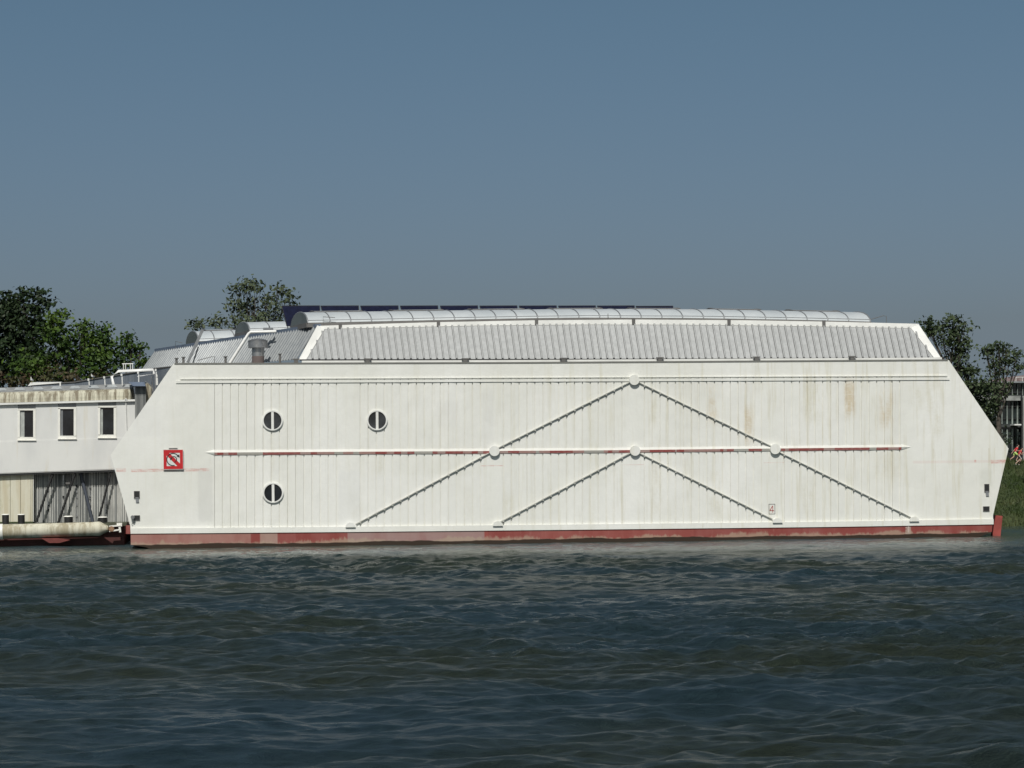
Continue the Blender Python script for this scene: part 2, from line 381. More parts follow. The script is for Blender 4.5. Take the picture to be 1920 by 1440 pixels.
# ------------------------------------------------------------------ far bank / terrain (one sheet)
def bank_edge(x): return 46.0 - (x+60)*0.205     # y of the water's edge
def ground_z(x, y):
    d = y-bank_edge(x)
    z = 5.15*min(1, max(0, d/9.0))**.85 if d > 0 else d*.4
    wob = .12*math.sin(x*.7+y*.3)+.09*math.sin(x*1.9-y*1.1)
    if 0 < d < 12: z += wob
    return max(-2.5, z)
def terrain():
    xs = [-2500, -600, -200] + [x for x in np.arange(-100, 100.1, 1.0)] + [200, 600, 2500]
    ds = [-8, -3, -1, 0, .5, 1, 2, 3, 4, 5, 6, 7, 8, 9, 10.5, 14, 25, 60, 200, 800, 2500]
    vs = []; fs = []
    for d in ds:
        for x in xs:
            y = bank_edge(max(-200, min(200, x)))+d
            vs.append((x, y, ground_z(max(-200, min(200, x)), y) if abs(x) <= 200 else (5.15 if d > 9 else max(-2.5, d*.5))))
    nx = len(xs)
    for j in range(len(ds)-1):
        for i in range(nx-1): fs.append((j*nx+i, j*nx+i+1, (j+1)*nx+i+1, (j+1)*nx+i))
    b = MB(); b.smooth = True; b.add(vs, fs)
    n = NT("grass_ground"); a = n.noise(.8, (1, 1, 1), 6, .7); c = n.noise(.15, (1, 1, 1), 4, .6, 3)
    col = n.mix(n.mr(a, .35, .7), (.02, .034, .010), (.055, .072, .024)); col = n.mix(n.mr(c, .5, .7, 0, .6), col, (.11, .10, .055))
    n.bump(n.noise(5, (1, 1, 1), 5, .7), .8, .15)
    o = b.build("ground", n.fin(col, .9)); o['kind'] = 'structure'
terrain()

def leaf_mat(name, dark, lite, hot=None, trans=.0):
    n = NT(name); g = n.n('ShaderNodeNewGeometry')
    k = g.outputs['Random Per Island']; cl = n.noise(.45, (1, 1, 1), 4, .6)
    col = n.mix(k, dark, lite)
    col = n.mix(n.mr(cl, .42, .62, 0, .7), col, hot or lite)
    n.fin(col, .55, 0, .25)
    return n.m
def leaves_mesh(name, pos, nrm, size, mat, parent):
    """many small folded leaf faces"""
    N = len(pos)
    t = rng.normal(size=(N, 3)); u = np.cross(nrm, t); u /= np.linalg.norm(u, axis=1, keepdims=True)+1e-9
    v = np.cross(nrm, u); v /= np.linalg.norm(v, axis=1, keepdims=True)+1e-9
    s = size[:, None]
    p0 = pos-u*s*.62; p1 = pos+v*s*.36; p2 = pos+u*s*.62; p3 = pos-v*s*.36
    co = np.stack([p0, p1, p2, p3], 1).reshape(-1, 3) - np.array(parent['_b'])
    q = np.arange(N*4)
    me = bpy.data.meshes.new(name); me.vertices.add(N*4); me.vertices.foreach_set("co", co.ravel())
    me.loops.add(N*4); me.loops.foreach_set("vertex_index", q)
    me.polygons.add(N); me.polygons.foreach_set("loop_start", np.arange(0, N*4, 4)); me.polygons.foreach_set("loop_total", np.full(N, 4)); me.update(calc_edges=True)
    me.materials.append(mat); o = bpy.data.objects.new(name, me); COL.objects.link(o); o.parent = parent; return o
M_BARK = simple("bark", (.07, .06, .05), .9, 0, .3, 4)
M_BARKP = simple("pale_bark", (.22, .21, .18), .9, 0, .3, 4)
def tree(label, Y, blobs, trunk_px, mat, dens=1.0, leaf=.34, ragged=.5, bark=None, name='broadleaf_tree', cat='tree', group=None, base_z=None):
    px, py = trunk_px; b0 = P(px, 865, Y); b0.z = (base_z if base_z is not None else 5.1)
    t = thing(name, label, cat, b0, group)
    tb = MB(); cs = []
    for (x, y, rx, ry) in blobs:
        c = P(x, y, Y); sc = (P(x+1, y, Y)-c).length
        cs.append((c+Vector((0, random.uniform(-1, 1)*rx*sc*.5, 0)), rx*sc, ry*sc))
    top = max(c.z for c, _, _ in cs); mid = Vector((sum(c.x for c, _, _ in cs)/len(cs), Y, b0.z+(top-b0.z)*.62))
    fork = b0.lerp(mid, .55)
    tb.tube([b0, b0.lerp(fork, .5)+Vector((.15, 0, 0)), fork, mid], [.34, .27, .22, .1], 8)
    for c, rx, ry in cs:
        s0 = b0.lerp(mid, random.uniform(.5, .95)); m_ = s0.lerp(c, .5)+Vector((0, 0, -.3))
        tb.tube([s0, m_, c+Vector((0, 0, ry*.5))], [.1, .06, .02], 5)
        for _ in range(5):
            e = c+Vector((random.uniform(-1, 1)*rx, random.uniform(-1, 1)*rx, random.uniform(-.6, 1)*ry))*.85
            tb.tube([m_.lerp(c, random.random()), e], [.035, .012], 4)
    tb.build('trunk', bark or M_BARK, t)
    Ps = []; Ns = []; Ss = []
    for c, rx, ry in cs:
        area = rx*ry
        ncl = max(6, int(area*9*dens))
        d = rng.normal(size=(ncl, 3)); d /= np.linalg.norm(d, axis=1, keepdims=True)
        rad = rng.uniform(.12, 1, ncl)**(.5) * (1+ragged*.35*rng.normal(size=ncl).clip(-1, 1.6))
        cc = np.array(c) + d*rad[:, None]*np.array([rx, (rx+ry)/2, ry])
        per = 16
        off = rng.normal(size=(ncl, per, 3))*np.array([.42, .42, .24])*(leaf/.34)
        pp = (cc[:, None, :]+off).reshape(-1, 3)
        nn = np.repeat(d, per, 0)*.45 + rng.normal(size=(ncl*per, 3))*.55 + np.array([0, -.1, .45])
        nn /= np.linalg.norm(nn, axis=1, keepdims=True)
        Ps.append(pp); Ns.append(nn); Ss.append(rng.uniform(.6, 1.25, ncl*per)*leaf)
    leaves_mesh('crown', np.vstack(Ps), np.vstack(Ns), np.concatenate(Ss), mat, t)
    return t
L_DARK = leaf_mat("dark_green_leaves", (.010, .020, .009), (.024, .042, .015))
L_MID = leaf_mat("mid_green_leaves", (.019, .042, .009), (.050, .092, .015), (.070, .115, .014))
L_GREY = leaf_mat("grey_green_leaves", (.028, .042, .020), (.072, .094, .050), (.10, .122, .07))
L_OLIVE = leaf_mat("olive_leaves", (.022, .036, .015), (.058, .082, .036))
L_BROWN = leaf_mat("copper_leaves", (.035, .022, .014), (.07, .05, .025), (.05, .065, .02))
tree('tall dark green tree at the left edge behind the low annex roof', 64,
     [(-70, 610, 60, 60), (-20, 590, 40, 40), (12, 572, 26, 26), (44, 556, 22, 13), (76, 556, 11, 9), (86, 570, 8, 5), (56, 580, 18, 14), (30, 615, 42, 38), (70, 625, 30, 30), (0, 670, 60, 45), (60, 680, 40, 40), (-60, 700, 60, 50)], (10, 0), L_DARK, 1.9, .42, .5)
tree('mid green leafy tree stepping down behind the annex roof, right of the tall dark one', 58,
     [(112, 592, 9, 9), (97, 598, 11, 11), (100, 620, 22, 22), (118, 640, 28, 26), (155, 612, 10, 10), (165, 622, 16, 14), (194, 620, 6, 8), (192, 635, 18, 16), (165, 652, 36, 30), (205, 655, 18, 16), (120, 685, 45, 32), (185, 690, 42, 30), (60, 690, 40, 30)], (140, 0), L_MID, 2.0, .36, .42)
tree('small green tree with a pointed tip, between the annex roof and the corrugated roof', 60,
     [(240, 632, 4, 6), (243, 645, 9, 9), (232, 652, 11, 9), (263, 650, 5, 4), (256, 662, 15, 11), (232, 675, 22, 18), (262, 684, 20, 14), (278, 678, 8, 7)], (245, 0), L_MID, 1.3, .30, .35)
tree('airy pale green tree standing behind the two rear barrel skylights', 70,
     [(462, 532, 16, 9), (445, 545, 16, 13), (478, 540, 14, 14), (440, 570, 24, 18), (475, 570, 26, 20), (505, 560, 14, 16), (528, 540, 18, 12), (540, 562, 13, 16), (525, 582, 24, 18), (485, 595, 34, 18), (435, 598, 24, 16), (405, 603, 14, 13), (368, 608, 8, 12), (458, 612, 60, 12)], (480, 0), L_GREY, .95, .34, .75)
tree('olive green tree at the right end of the ship, taller of the two there', 52,
     [(1785, 600, 22, 8), (1762, 612, 20, 12), (1795, 615, 22, 15), (1737, 604, 5, 4), (1742, 622, 9, 9), (1775, 635, 28, 16), (1803, 640, 14, 18), (1790, 665, 30, 20), (1818, 690, 18, 20), (1800, 700, 30, 22), (1830, 725, 24, 24), (1835, 770, 22, 26), (1850, 800, 18, 30), (1845, 745, 18, 20)], (1800, 0), L_OLIVE, 2.0, .30, .55)
tree('sparse grey green tree at the right edge, standing before the glazed building', 48,
     [(1874, 648, 9, 9), (1862, 658, 8, 6), (1848, 657, 10, 6), (1888, 655, 7, 6), (1870, 672, 20, 11), (1895, 676, 8, 9), (1866, 690, 18, 14), (1884, 700, 14, 13), (1858, 718, 18, 17), (1880, 728, 18, 16), (1862, 750, 16, 18), (1850, 780, 12, 18), (1908, 664, 5, 5), (1912, 690, 4, 4)], (1868, 0), L_OLIVE, 1.8, .27, .75, M_BARK)
tree('leafy reddish brown shrub mass low behind the annex roof', 54,
     [(30, 712, 34, 16), (90, 706, 36, 20), (140, 712, 26, 16), (190, 716, 26, 14), (-40, 710, 40, 18)], (80, 0), L_BROWN, 1.2, .32, .4, name='shrub', cat='shrub')
tree('dark evergreen shrub on the bank crest beside the right end of the ship', 36,
     [(1872, 850, 16, 18), (1862, 830, 12, 18), (1880, 820, 10, 14)], (1870, 0), L_DARK, 1.3, .24, .4, name='shrub', cat='shrub')

tree('low dark bush near the waterline right of the red rudder', 27, [(1893, 968, 12, 12), (1912, 972, 14, 10), (1935, 965, 18, 16)], (1905, 0), L_DARK, 1.6, .22, .5, name='shrub', cat='shrub', base_z=1.0)
tree('weedy olive bush halfway up the grass slope at the right edge', 30, [(1898, 915, 10, 10), (1925, 905, 12, 10)], (1905, 0), L_OLIVE, 1.6, .20, .6, name='shrub', cat='shrub', base_z=2.6)
# grass on the visible slope: nobody could count it
def grass():
    N = 60000
    x = rng.uniform(24, 60, N); d = rng.uniform(-.1, 12, N)**1.0
    y = 46.0-(x+60)*0.205+d
    z = np.array([ground_z(a, b) for a, b in zip(x, y)])
    cl = np.sin(x*2.3+np.sin(y*1.7)*2)*np.sin(y*1.9)+rng.normal(size=N)*.4
    h = .16+.16*np.clip(cl, 0, 2); a = rng.uniform(0, 6.28, N); ww = .035
    lean = rng.normal(size=(N, 2))*.1
    p0 = np.stack([x-ww*np.cos(a), y-ww*np.sin(a), z-.03], 1); p1 = np.stack([x+ww*np.cos(a), y+ww*np.sin(a), z-.03], 1); p2 = np.stack([x+lean[:, 0], y+lean[:, 1], z+h], 1)
    co = np.stack([p0, p1, p2], 1).reshape(-1, 3)
    me = bpy.data.meshes.new("grass"); me.vertices.add(N*3); me.vertices.foreach_set("co", co.ravel()); me.loops.add(N*3); me.loops.foreach_set("vertex_index", np.arange(N*3))
    me.polygons.add(N); me.polygons.foreach_set("loop_start", np.arange(0, N*3, 3)); me.polygons.foreach_set("loop_total", np.full(N, 3)); me.update(calc_edges=True)
    me.materials.append(leaf_mat("grass_blades", (.020, .038, .009), (.058, .088, .022), (.095, .10, .042)))
    o = bpy.data.objects.new("grass", me); COL.objects.link(o)
    tag(o, 'rough green grass and weeds growing on the river bank slope', 'grass', kind='stuff')
grass()

# ------------------------------------------------------------------ the floating building
SHIP = thing('floating_building', 'long white barge building with red hull, round portholes and diagonal wall braces', 'floating building', P(960, 1019, 10) * 1.0)
def LT(px): return interp(px, [(325, 682.0), (960, 680.3), (1779, 675.2)])      # wall top
def LB(px): return interp(px, [(245, 1001.0), (640, 998.0), (1120, 993.2), (1560, 988.3), (1862, 983.5)])  # wall foot
def RAILT(px): return 710.2-(px-335)*.0043
LEDGE_T = [(402, 848), (1120, 844), (1560, 839.3), (1690, 838)]
# grooves
grooves = []
for a, b in [(402, 631), (675.5, 901), (943.7, 1166), (1208, 1427.5), (1470, 1687)]:
    grooves += [lerp(a, b, k/15) for k in range(16)]
def side_wall():
    b = MB(); gd = .085
    # upper plain band, split in x for the curved top
    xs = sorted(set([325, 402] + list(range(430, 1690, 40)) + [1690, 1779]))
    for i in range(len(xs)-1):
        x0, x1 = xs[i], xs[i+1]
        a0, a1 = P(x0, LT(x0)), P(x1, LT(x1)); c0, c1 = P(x0, RAILT(x0)), P(x1, RAILT(x1))
        if i == 0: continue
        if i == len(xs)-2: continue
        b.quad(c0, c1, a1, a0)
    # plain end panels
    def fan(pts): b.add([P(*p) for p in pts], [tuple(range(len(pts)))])
    fan([(207.5, 853), (244, 985), (245, 1001), (402, LB(402)), (402, LT(402)), (325, 682)])
    fan([(1690, LT(1690)), (1690, LB(1690)), (1862, 984), (1862, 966), (1891, 841), (1779, 675.2)])
    # grooved field
    prev = 402; gw = .85
    def strip(x0, x1, y0, y1, j=1):
        p = [P(x0, LB(x0)), P(x1, LB(x1)), P(x1, RAILT(x1)), P(x0, RAILT(x0))]
        for q, yy in zip(p, (y0, y1, y1, y0)): q.y = yy
        b.quad(*p)
    rr = random.Random(3)
    for g in grooves:
        if g-gw > prev:
            wide = (g-gw-prev) > 20
            t = 0 if wide else rr.uniform(-.016, .016)
            strip(prev, g-gw, -t, t)
            ye = t
        else: ye = 0
        strip(g-gw, g-gw+.05, ye, gd); strip(g-gw+.05, g+gw-.05, gd, gd)
        strip(g+gw-.05, g+gw, gd, 0)
        prev = g+gw
    strip(prev, 1690, 0, 0)
    # lip on top of grooves, back plate and edges
    rim = [(207.5, 853), (244, 985), (245, 1001), (1862, 984), (1862, 966), (1891, 841), (1779, 675.2), (325, 682)]
    rp = [P(*p) for p in rim]; n = len(rp); dd = Vector((0, .45, 0))
    for i in range(n): b.quad(rp[i], rp[i]+dd, rp[(i+1) % n]+dd, rp[(i+1) % n])
    b.add([p+dd for p in rp], [tuple(reversed(range(n)))])
    return b.build('side_wall', M_WALL, SHIP)
side_wall()
def strake(name, mat, px0, px1, yt, yb, proud, back=.05, step=60, parent=None, top_in=0):
    """a long horizontal member following the sheer of the wall"""
    b = MB(); xs = list(np.arange(px0, px1, step)) + [px1]
    for i in range(len(xs)-1):
        pp = []
        for x in (xs[i], xs[i+1]):
            t = P(x, yt(x)); l = P(x, yb(x)); pp.append((t, l))
        (t0, l0), (t1, l1) = pp
        f = lambda p, y: Vector((p.x, y, p.z))
        b.hexa([f(l0, -proud), f(l1, -proud), f(t1, -proud+top_in), f(t0, -proud+top_in), f(l0, back), f(l1, back), f(t1, back), f(t0, back)])
    return b.build(name, mat, parent or SHIP)
strake('upper_ledge', M_WALL, 338, 1776, lambda x: RAILT(x)-.2, lambda x: RAILT(x)+1.3, .07)
strake('upper_rail', M_WALL, 330, 1780, lambda x: RAILT(x)+3.6, lambda x: RAILT(x)+8.4, .06)
strake('bottom_strake', M_WALL, 245, 1862, lambda x: LB(x)-10.5, lambda x: LB(x)-.4, .13)
strake('mid_ledge', M_WALL, 402, 1690, lambda x: interp(x, LEDGE_T)-4.0, lambda x: interp(x, LEDGE_T)+.4, .06, .05, 60, None, .045)
strake('ledge_stripe', M_STRIPE, 402.5, 1689.5, lambda x: interp(x, LEDGE_T)+.45, lambda x: interp(x, LEDGE_T)+5.1, .045, .05, 60, None, -.06)
def tapers():
    for (x0, x1, sgn) in [(402, 383, 1), (1690, 1710, 1)]:
        b = MB(); y = interp(x0, LEDGE_T); y2 = interp(x1, LEDGE_T)
        a, c, e = P(x0, y-5.5), P(x0, y+.3), P(x0, y+5); tip = P(x1, y2)
        tip.y = 0; c2 = Vector((c.x, -.11, c.z)); e2 = Vector((e.x, -.045, e.z))
        b.add([a, c2, e2, e, tip], [(0, 1, 4), (1, 2, 4), (2, 3, 4), (0, 3, 2, 1), (0, 4, 3)])
        b.build('ledge_end', M_WALL, SHIP)
tapers()
def shelf_shadow_lip():
    pass
# coping, upstand and scuppers
strake('coping', M_COPE, 327, 1777, lambda x: LT(x)-1.5, lambda x: LT(x)+1.4, .03, .5)
def up():
    b = MB(); xs = list(range(566, 1766, 60))+[1766]
    for i in range(len(xs)-1):
        f = lambda x, dy, y: (lambda q: Vector((q.x, y, q.z)))(P(x, LT(x)+dy, .62))
        x0, x1 = xs[i], xs[i+1]
        b.hexa([f(x0, 2, .62), f(x1, 2, .62), f(x1, -5.2, .62), f(x0, -5.2, .62), f(x0, 2, .9), f(x1, 2, .9), f(x1, -5.2, .9), f(x0, -5.2, .9)])
    b.build('upstand', M_TRIM, SHIP)
    for x in (555, 689, 872, 1056, 1237, 1418, 1597):
        q = P(x, LT(x)-3.2, .6); MB().box(q.x-.14, q.x+.14, .36, .6, q.z-.06, q.z+.12).box(q.x-.24, q.x+.24, .34, .6, q.z+.12, q.z+.2).build('scupper', M_DGREY, SHIP)
up()
# gusset discs and diagonal braces
for (x, y) in [(1188.5, 712.5), (926.5, 845.5), (1190, 845), (1452.5, 842)]:
    q = P(x, y); MB().disc((q.x, .05, q.z), .345, .29).build('gusset_disc', M_WALL, SHIP)
for (x, y) in [(657, 988.5), (933, 986), (1457, 980), (1713, 977.5)]:
    q = P(x, y); MB().disc((q.x, .05, q.z), .33, .30, 24, 0, math.pi).build('gusset_disc', M_WALL, SHIP)
def brace(a, c):
    p, q = P(*a), P(*c); d = (q-p).normalized(); nrm = Vector((-d.z, 0, d.x))
    if nrm.z < 0: nrm = -nrm
    b = MB(); t = .026
    for (o0, o1, y0, y1) in [(-t, t*.4, .08, -.135), (t*.4, t*1.2, .08, -.05)]:
        b.hexa([Vector((v.x, yy, v.z))+nrm*o for (v, yy, o) in [(p, y1, o0), (q, y1, o0), (q, y1, o1), (p, y1, o1), (p, y0, o0), (q, y0, o0), (q, y0, o1), (p, y0, o1)]])
    # small added blocks that stand for the sunlit groove sides under the brace
    for g in grooves:
        t_ = (g-a[0])/(c[0]-a[0])
        if .02 < t_ < .98:
            v = p.lerp(q, t_)
            b.box(v.x-.05, v.x+.05, -.125, .07, v.z-.11, v.z-.035)
    b.build('diagonal_brace', M_BRACE, SHIP)
for a, c in [((667, 982.5), (919, 848)), ((934, 839.5), (1181, 716)), ((1196, 716), (1446, 836.5)), ((1460, 847), (1708, 970)), ((937, 979), (1183, 848.5)), ((1198, 849), (1448, 973))]:
    brace(a, c)
# portholes
for (x, y, m_, lb) in [(511, 788.5, M_GLASSG, None), (707, 788, M_GLASSG, None), (512, 924, M_GLASS, None)]:
    q = P(x, y); r = .70
    ph = MB().ring((q.x, .05, q.z), r*.84, r, .15).ring((q.x, -.10, q.z), r*.84, r*.95, .03).build('porthole', M_TRIM, SHIP)
    MB().disc((q.x, .04, q.z), r*.845, .075).build('glass', m_, ph)
    MB().box(q.x-.085, q.x+.085, -.105, -.03, q.z-r*.85, q.z+r*.85).build('mullion', M_TRIM, ph)
# fairleads and their hanging flaps
def fair(x, y, wpx, hpx, kind):
    q = P(x, y); w_, h_ = wpx/28.3/2, hpx/28.3/2
    b = MB().box(q.x-w_, q.x+w_, -.04, .02, q.z-h_, q.z+h_)
    f = b.build('fairlead', M_BLACK, SHIP)
    r = MB()
    for (x0, x1, z0, z1) in [(-w_-.03, w_+.03, h_, h_+.03), (-w_-.03, w_+.03, -h_-.03, -h_), (-w_-.03, -w_, -h_, h_), (w_, w_+.03, -h_, h_)]:
        r.box(q.x+x0, q.x+x1, -.06, .02, q.z+z0, q.z+z1)
    r.build('fairlead_rim', M_DGREY, f)
    if kind == 1:
        MB().hexa([(q.x-.06, -.07, q.z-h_-.3), (q.x+.14, -.07, q.z-h_-.3), (q.x+.12, -.045, q.z-h_+.04), (q.x-.1, -.045, q.z-h_+.04),
                   (q.x-.06, -.03, q.z-h_-.3), (q.x+.14, -.03, q.z-h_-.3), (q.x+.12, -.01, q.z-h_+.04), (q.x-.1, -.01, q.z-h_+.04)]).build('flap', M_RIB, f)
    if kind == 2:
        MB().tube([(q.x-w_-.12, -.12, q.z+.05), (q.x-w_-.12, -.3, q.z+.05)], .13, 12).tube([(q.x-w_-.12, -.1, q.z-.05), (q.x-w_-.02, -.1, q.z-.3), (q.x-w_-.2, -.1, q.z-.42)], .03, 6).build('lamp', M_STEEL, f)
fair(256.5, 927.5, 9, 12, 1); fair(257, 971, 9, 8, 2); fair(1850, 915, 8, 14, 1); fair(1849, 954, 11, 8, 0)
# painted number 4 in its frame
def number():
    q = P(1447.4, 954.5); b = MB(); w_, h_ = .22, .35; t = .035
    b.box(q.x-w_, q.x+w_, -.012, .004, q.z+h_-t, q.z+h_); b.box(q.x-w_, q.x+w_, -.012, .004, q.z-h_, q.z-h_+t)
    b.box(q.x-w_, q.x-w_+t, -.012, .004, q.z-h_+t, q.z+h_-t); b.box(q.x+w_-t, q.x+w_, -.012, .004, q.z-h_+t, q.z+h_-t)
    o = b.build('number_frame', M_DGREY, SHIP)
    n_ = MB()
    def st(x0, z0, x1, z1, tt=.042): n_.bar((q.x+x0, -.008, q.z+z0), (q.x+x1, -.008, q.z+z1), tt, .016, (0, 1, 0))
    st(.055, .22, .055, -.24); st(-.15, -.1, .145, -.1); st(.04, .22, -.145, -.1)
    n_.build('number_four', M_NUMR, o)
number()

# hull
def hull():
    b = MB()
    tops = [(245, 1001.0), (640, 998.0), (1120, 993.2), (1560, 988.3), (1861, 984)]
    y0 = -.065
    top = [P(x, y-1.0, y0) for x, y in tops]
    lr = P(1860, 997, y0); lr2 = P(1826, 1011, y0); 
    left = top[0].copy()
    bl = [Vector((lr.x, y0, lr.z)), Vector((lr2.x, y0, lr2.z)), Vector((lr2.x-6, y0, -1.2)), Vector((left.x+4, y0, -1.2)), Vector((left.x+1.0, y0, .1)), Vector((left.x, y0, .28))]
    poly = top + bl
    n = len(poly); back = []
    for p in poly:
        t = 22.0; sh = -.02*t if p.x < 0 else -.1*t
        back.append(p+Vector((sh, t, 0)))
    fs = [tuple(reversed(range(n))), tuple(range(n, 2*n))] + [(i, (i+1) % n, (i+1) % n+n, i+n) for i in range(n)]
    b.add(poly+back, fs); b.build('hull', M_HULL, SHIP)
    # draught marks
    d = MB()
    for k in range(8):
        z = .28+k*.105
        q = P(1701.5, 1000); d.box(q.x-.17, q.x-.05, -.08, -.06, z, z+.035)
    q = P(1703.5, 1000); d.box(q.x-.05, q.x+.02, -.078, -.06, .3, 1.02)
    d.build('draught_marks', simple('draught_paint', (.5, .4, .36), .7, 0, .25, 6), SHIP)
    r = [P(1865.5, 966, .9), P(1880, 967.5, .9), P(1874, 1013, .9), P(1859.5, 1012, .9)]
    r[2].z = r[3].z = -.6; MB().prism(r, (0, .5, 0)).build('rudder', M_RUDDER, SHIP)
    g = MB(); a = P(243, 984, .5); 
    g.prism([P(236, 985, .5), P(244, 985, .5), P(244.5, 1001, .5), P(236, 1001, .5)], (0, .4, 0)); g.build('bow_plate', M_HULL, SHIP)
hull()

# ---- mansard roof
RT = [(597, 616.5), (700, 614.3), (900, 610), (1100, 608), (1300, 608.5), (1500, 611), (1720, 615)]   # seam top line
FT = [(597, 611), (640, 609.5), (800, 604.5), (1000, 600.5), (1190, 599), (1400, 600.5), (1550, 603), (1720, 607)]      # fascia top line
RB = [(560, 674.0), (1100, 673.0), (1400, 672), (1764, 670.3)]
YB, YT = 1.0, 3.2
def roof():
    b = MB()
    # base sheet
    N = 40
    for i in range(N):
        t0, t1 = i/N, (i+1)/N
        xb0, xb1 = lerp(560, 1764, t0), lerp(560, 1764, t1); xt0, xt1 = lerp(597, 1720, t0), lerp(597, 1720, t1)
        b.quad(P(xb0, interp(xb0, RB), YB), P(xb1, interp(xb1, RB), YB), P(xt1, interp(xt1, RT), YT), P(xt0, interp(xt0, RT), YT))
    nrm = Vector((0, -(2.0), 2.2)).normalized()
    k = 0; x = 574.0
    while x < 1757:
        shift = lerp(-7.5, -13, (x-560)/1200)
        f_end = 1.0
        # limit by corner bands
        def left_lim(f): return lerp(574, 608, f)
        def right_lim(f): return lerp(1751, 1711, f)
        for f in np.linspace(0, 1, 41):
            xx = x+shift*f
            if xx < left_lim(f) or xx > right_lim(f): f_end = f; break
        if f_end > .04:
            a = P(x, interp(x, RB), YB)
            xt = x+shift; tpt = P(xt, interp(xt, RT), YT); e = a.lerp(tpt, f_end)
            o = nrm*.05
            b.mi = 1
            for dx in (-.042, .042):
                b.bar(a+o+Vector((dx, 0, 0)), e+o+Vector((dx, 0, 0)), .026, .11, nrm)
            b.mi = 0; b.bar(a+o, e+o, .05, .10, nrm)
            m1 = P(x+4.2, interp(x, RB), YB); m2 = P(xt+4.2, interp(xt, RT), YT).lerp(m1, 0)
        x += 12.28
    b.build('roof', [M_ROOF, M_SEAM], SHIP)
    # eave line
    e = MB(); xs = list(range(562, 1764, 60))+[1764]
    for i in range(len(xs)-1):
        p, q = P(xs[i], interp(xs[i], RB)+1.0, YB-.05), P(xs[i+1], interp(xs[i+1], RB)+1.0, YB-.05)
        e.bar(p, q, .16, .085)
    e.build('eave_gutter', M_BLACK, SHIP)
    # fascia band between seams and skylight
    f = MB(); xs = list(range(600, 1720, 40))+[1720]
    for i in range(len(xs)-1):
        x0, x1 = xs[i], xs[i+1]
        lo0, lo1 = P(x0, interp(x0, RT)+.6, YT-.06), P(x1, interp(x1, RT)+.6, YT-.06); hi0, hi1 = P(x0, interp(x0, FT), YT-.02), P(x1, interp(x1, FT), YT-.02)
        d = Vector((0, .5, 0)); f.hexa([lo0, lo1, hi1, hi0, lo0+d, lo1+d, hi1+d, hi0+d])
    f.build('roof_fascia', M_TRIM, SHIP)
    for x in (638, 822, 1006, 1188, 1367, 1545):
        MB().prism([P(x-3, interp(x, RT), YT-.1), P(x+3, interp(x, RT), YT-.1), P(x+3, interp(x, FT)-2.5, YT-.1), P(x-3, interp(x, FT)-2.5, YT-.1)], (0, .2, 0)).build('fascia_bracket', M_DGREY, SHIP)
    # corner cappings
    def capq(q): 
        q = [P(*p) for p in q]; MB().prism(q, (0, .12, .05)).build('corner_flashing', M_TRIM, SHIP)
    capq([(560, 675, YB-.1), (574, 674.5, YB-.1), (609, 616.5, YT-.1), (595, 611, YT-.1)])
    capq([(1751, 670.5, YB-.1), (1764, 670.4, YB-.1), (1722.5, 608, YT-.1), (1709, 616, YT-.1)])
roof()

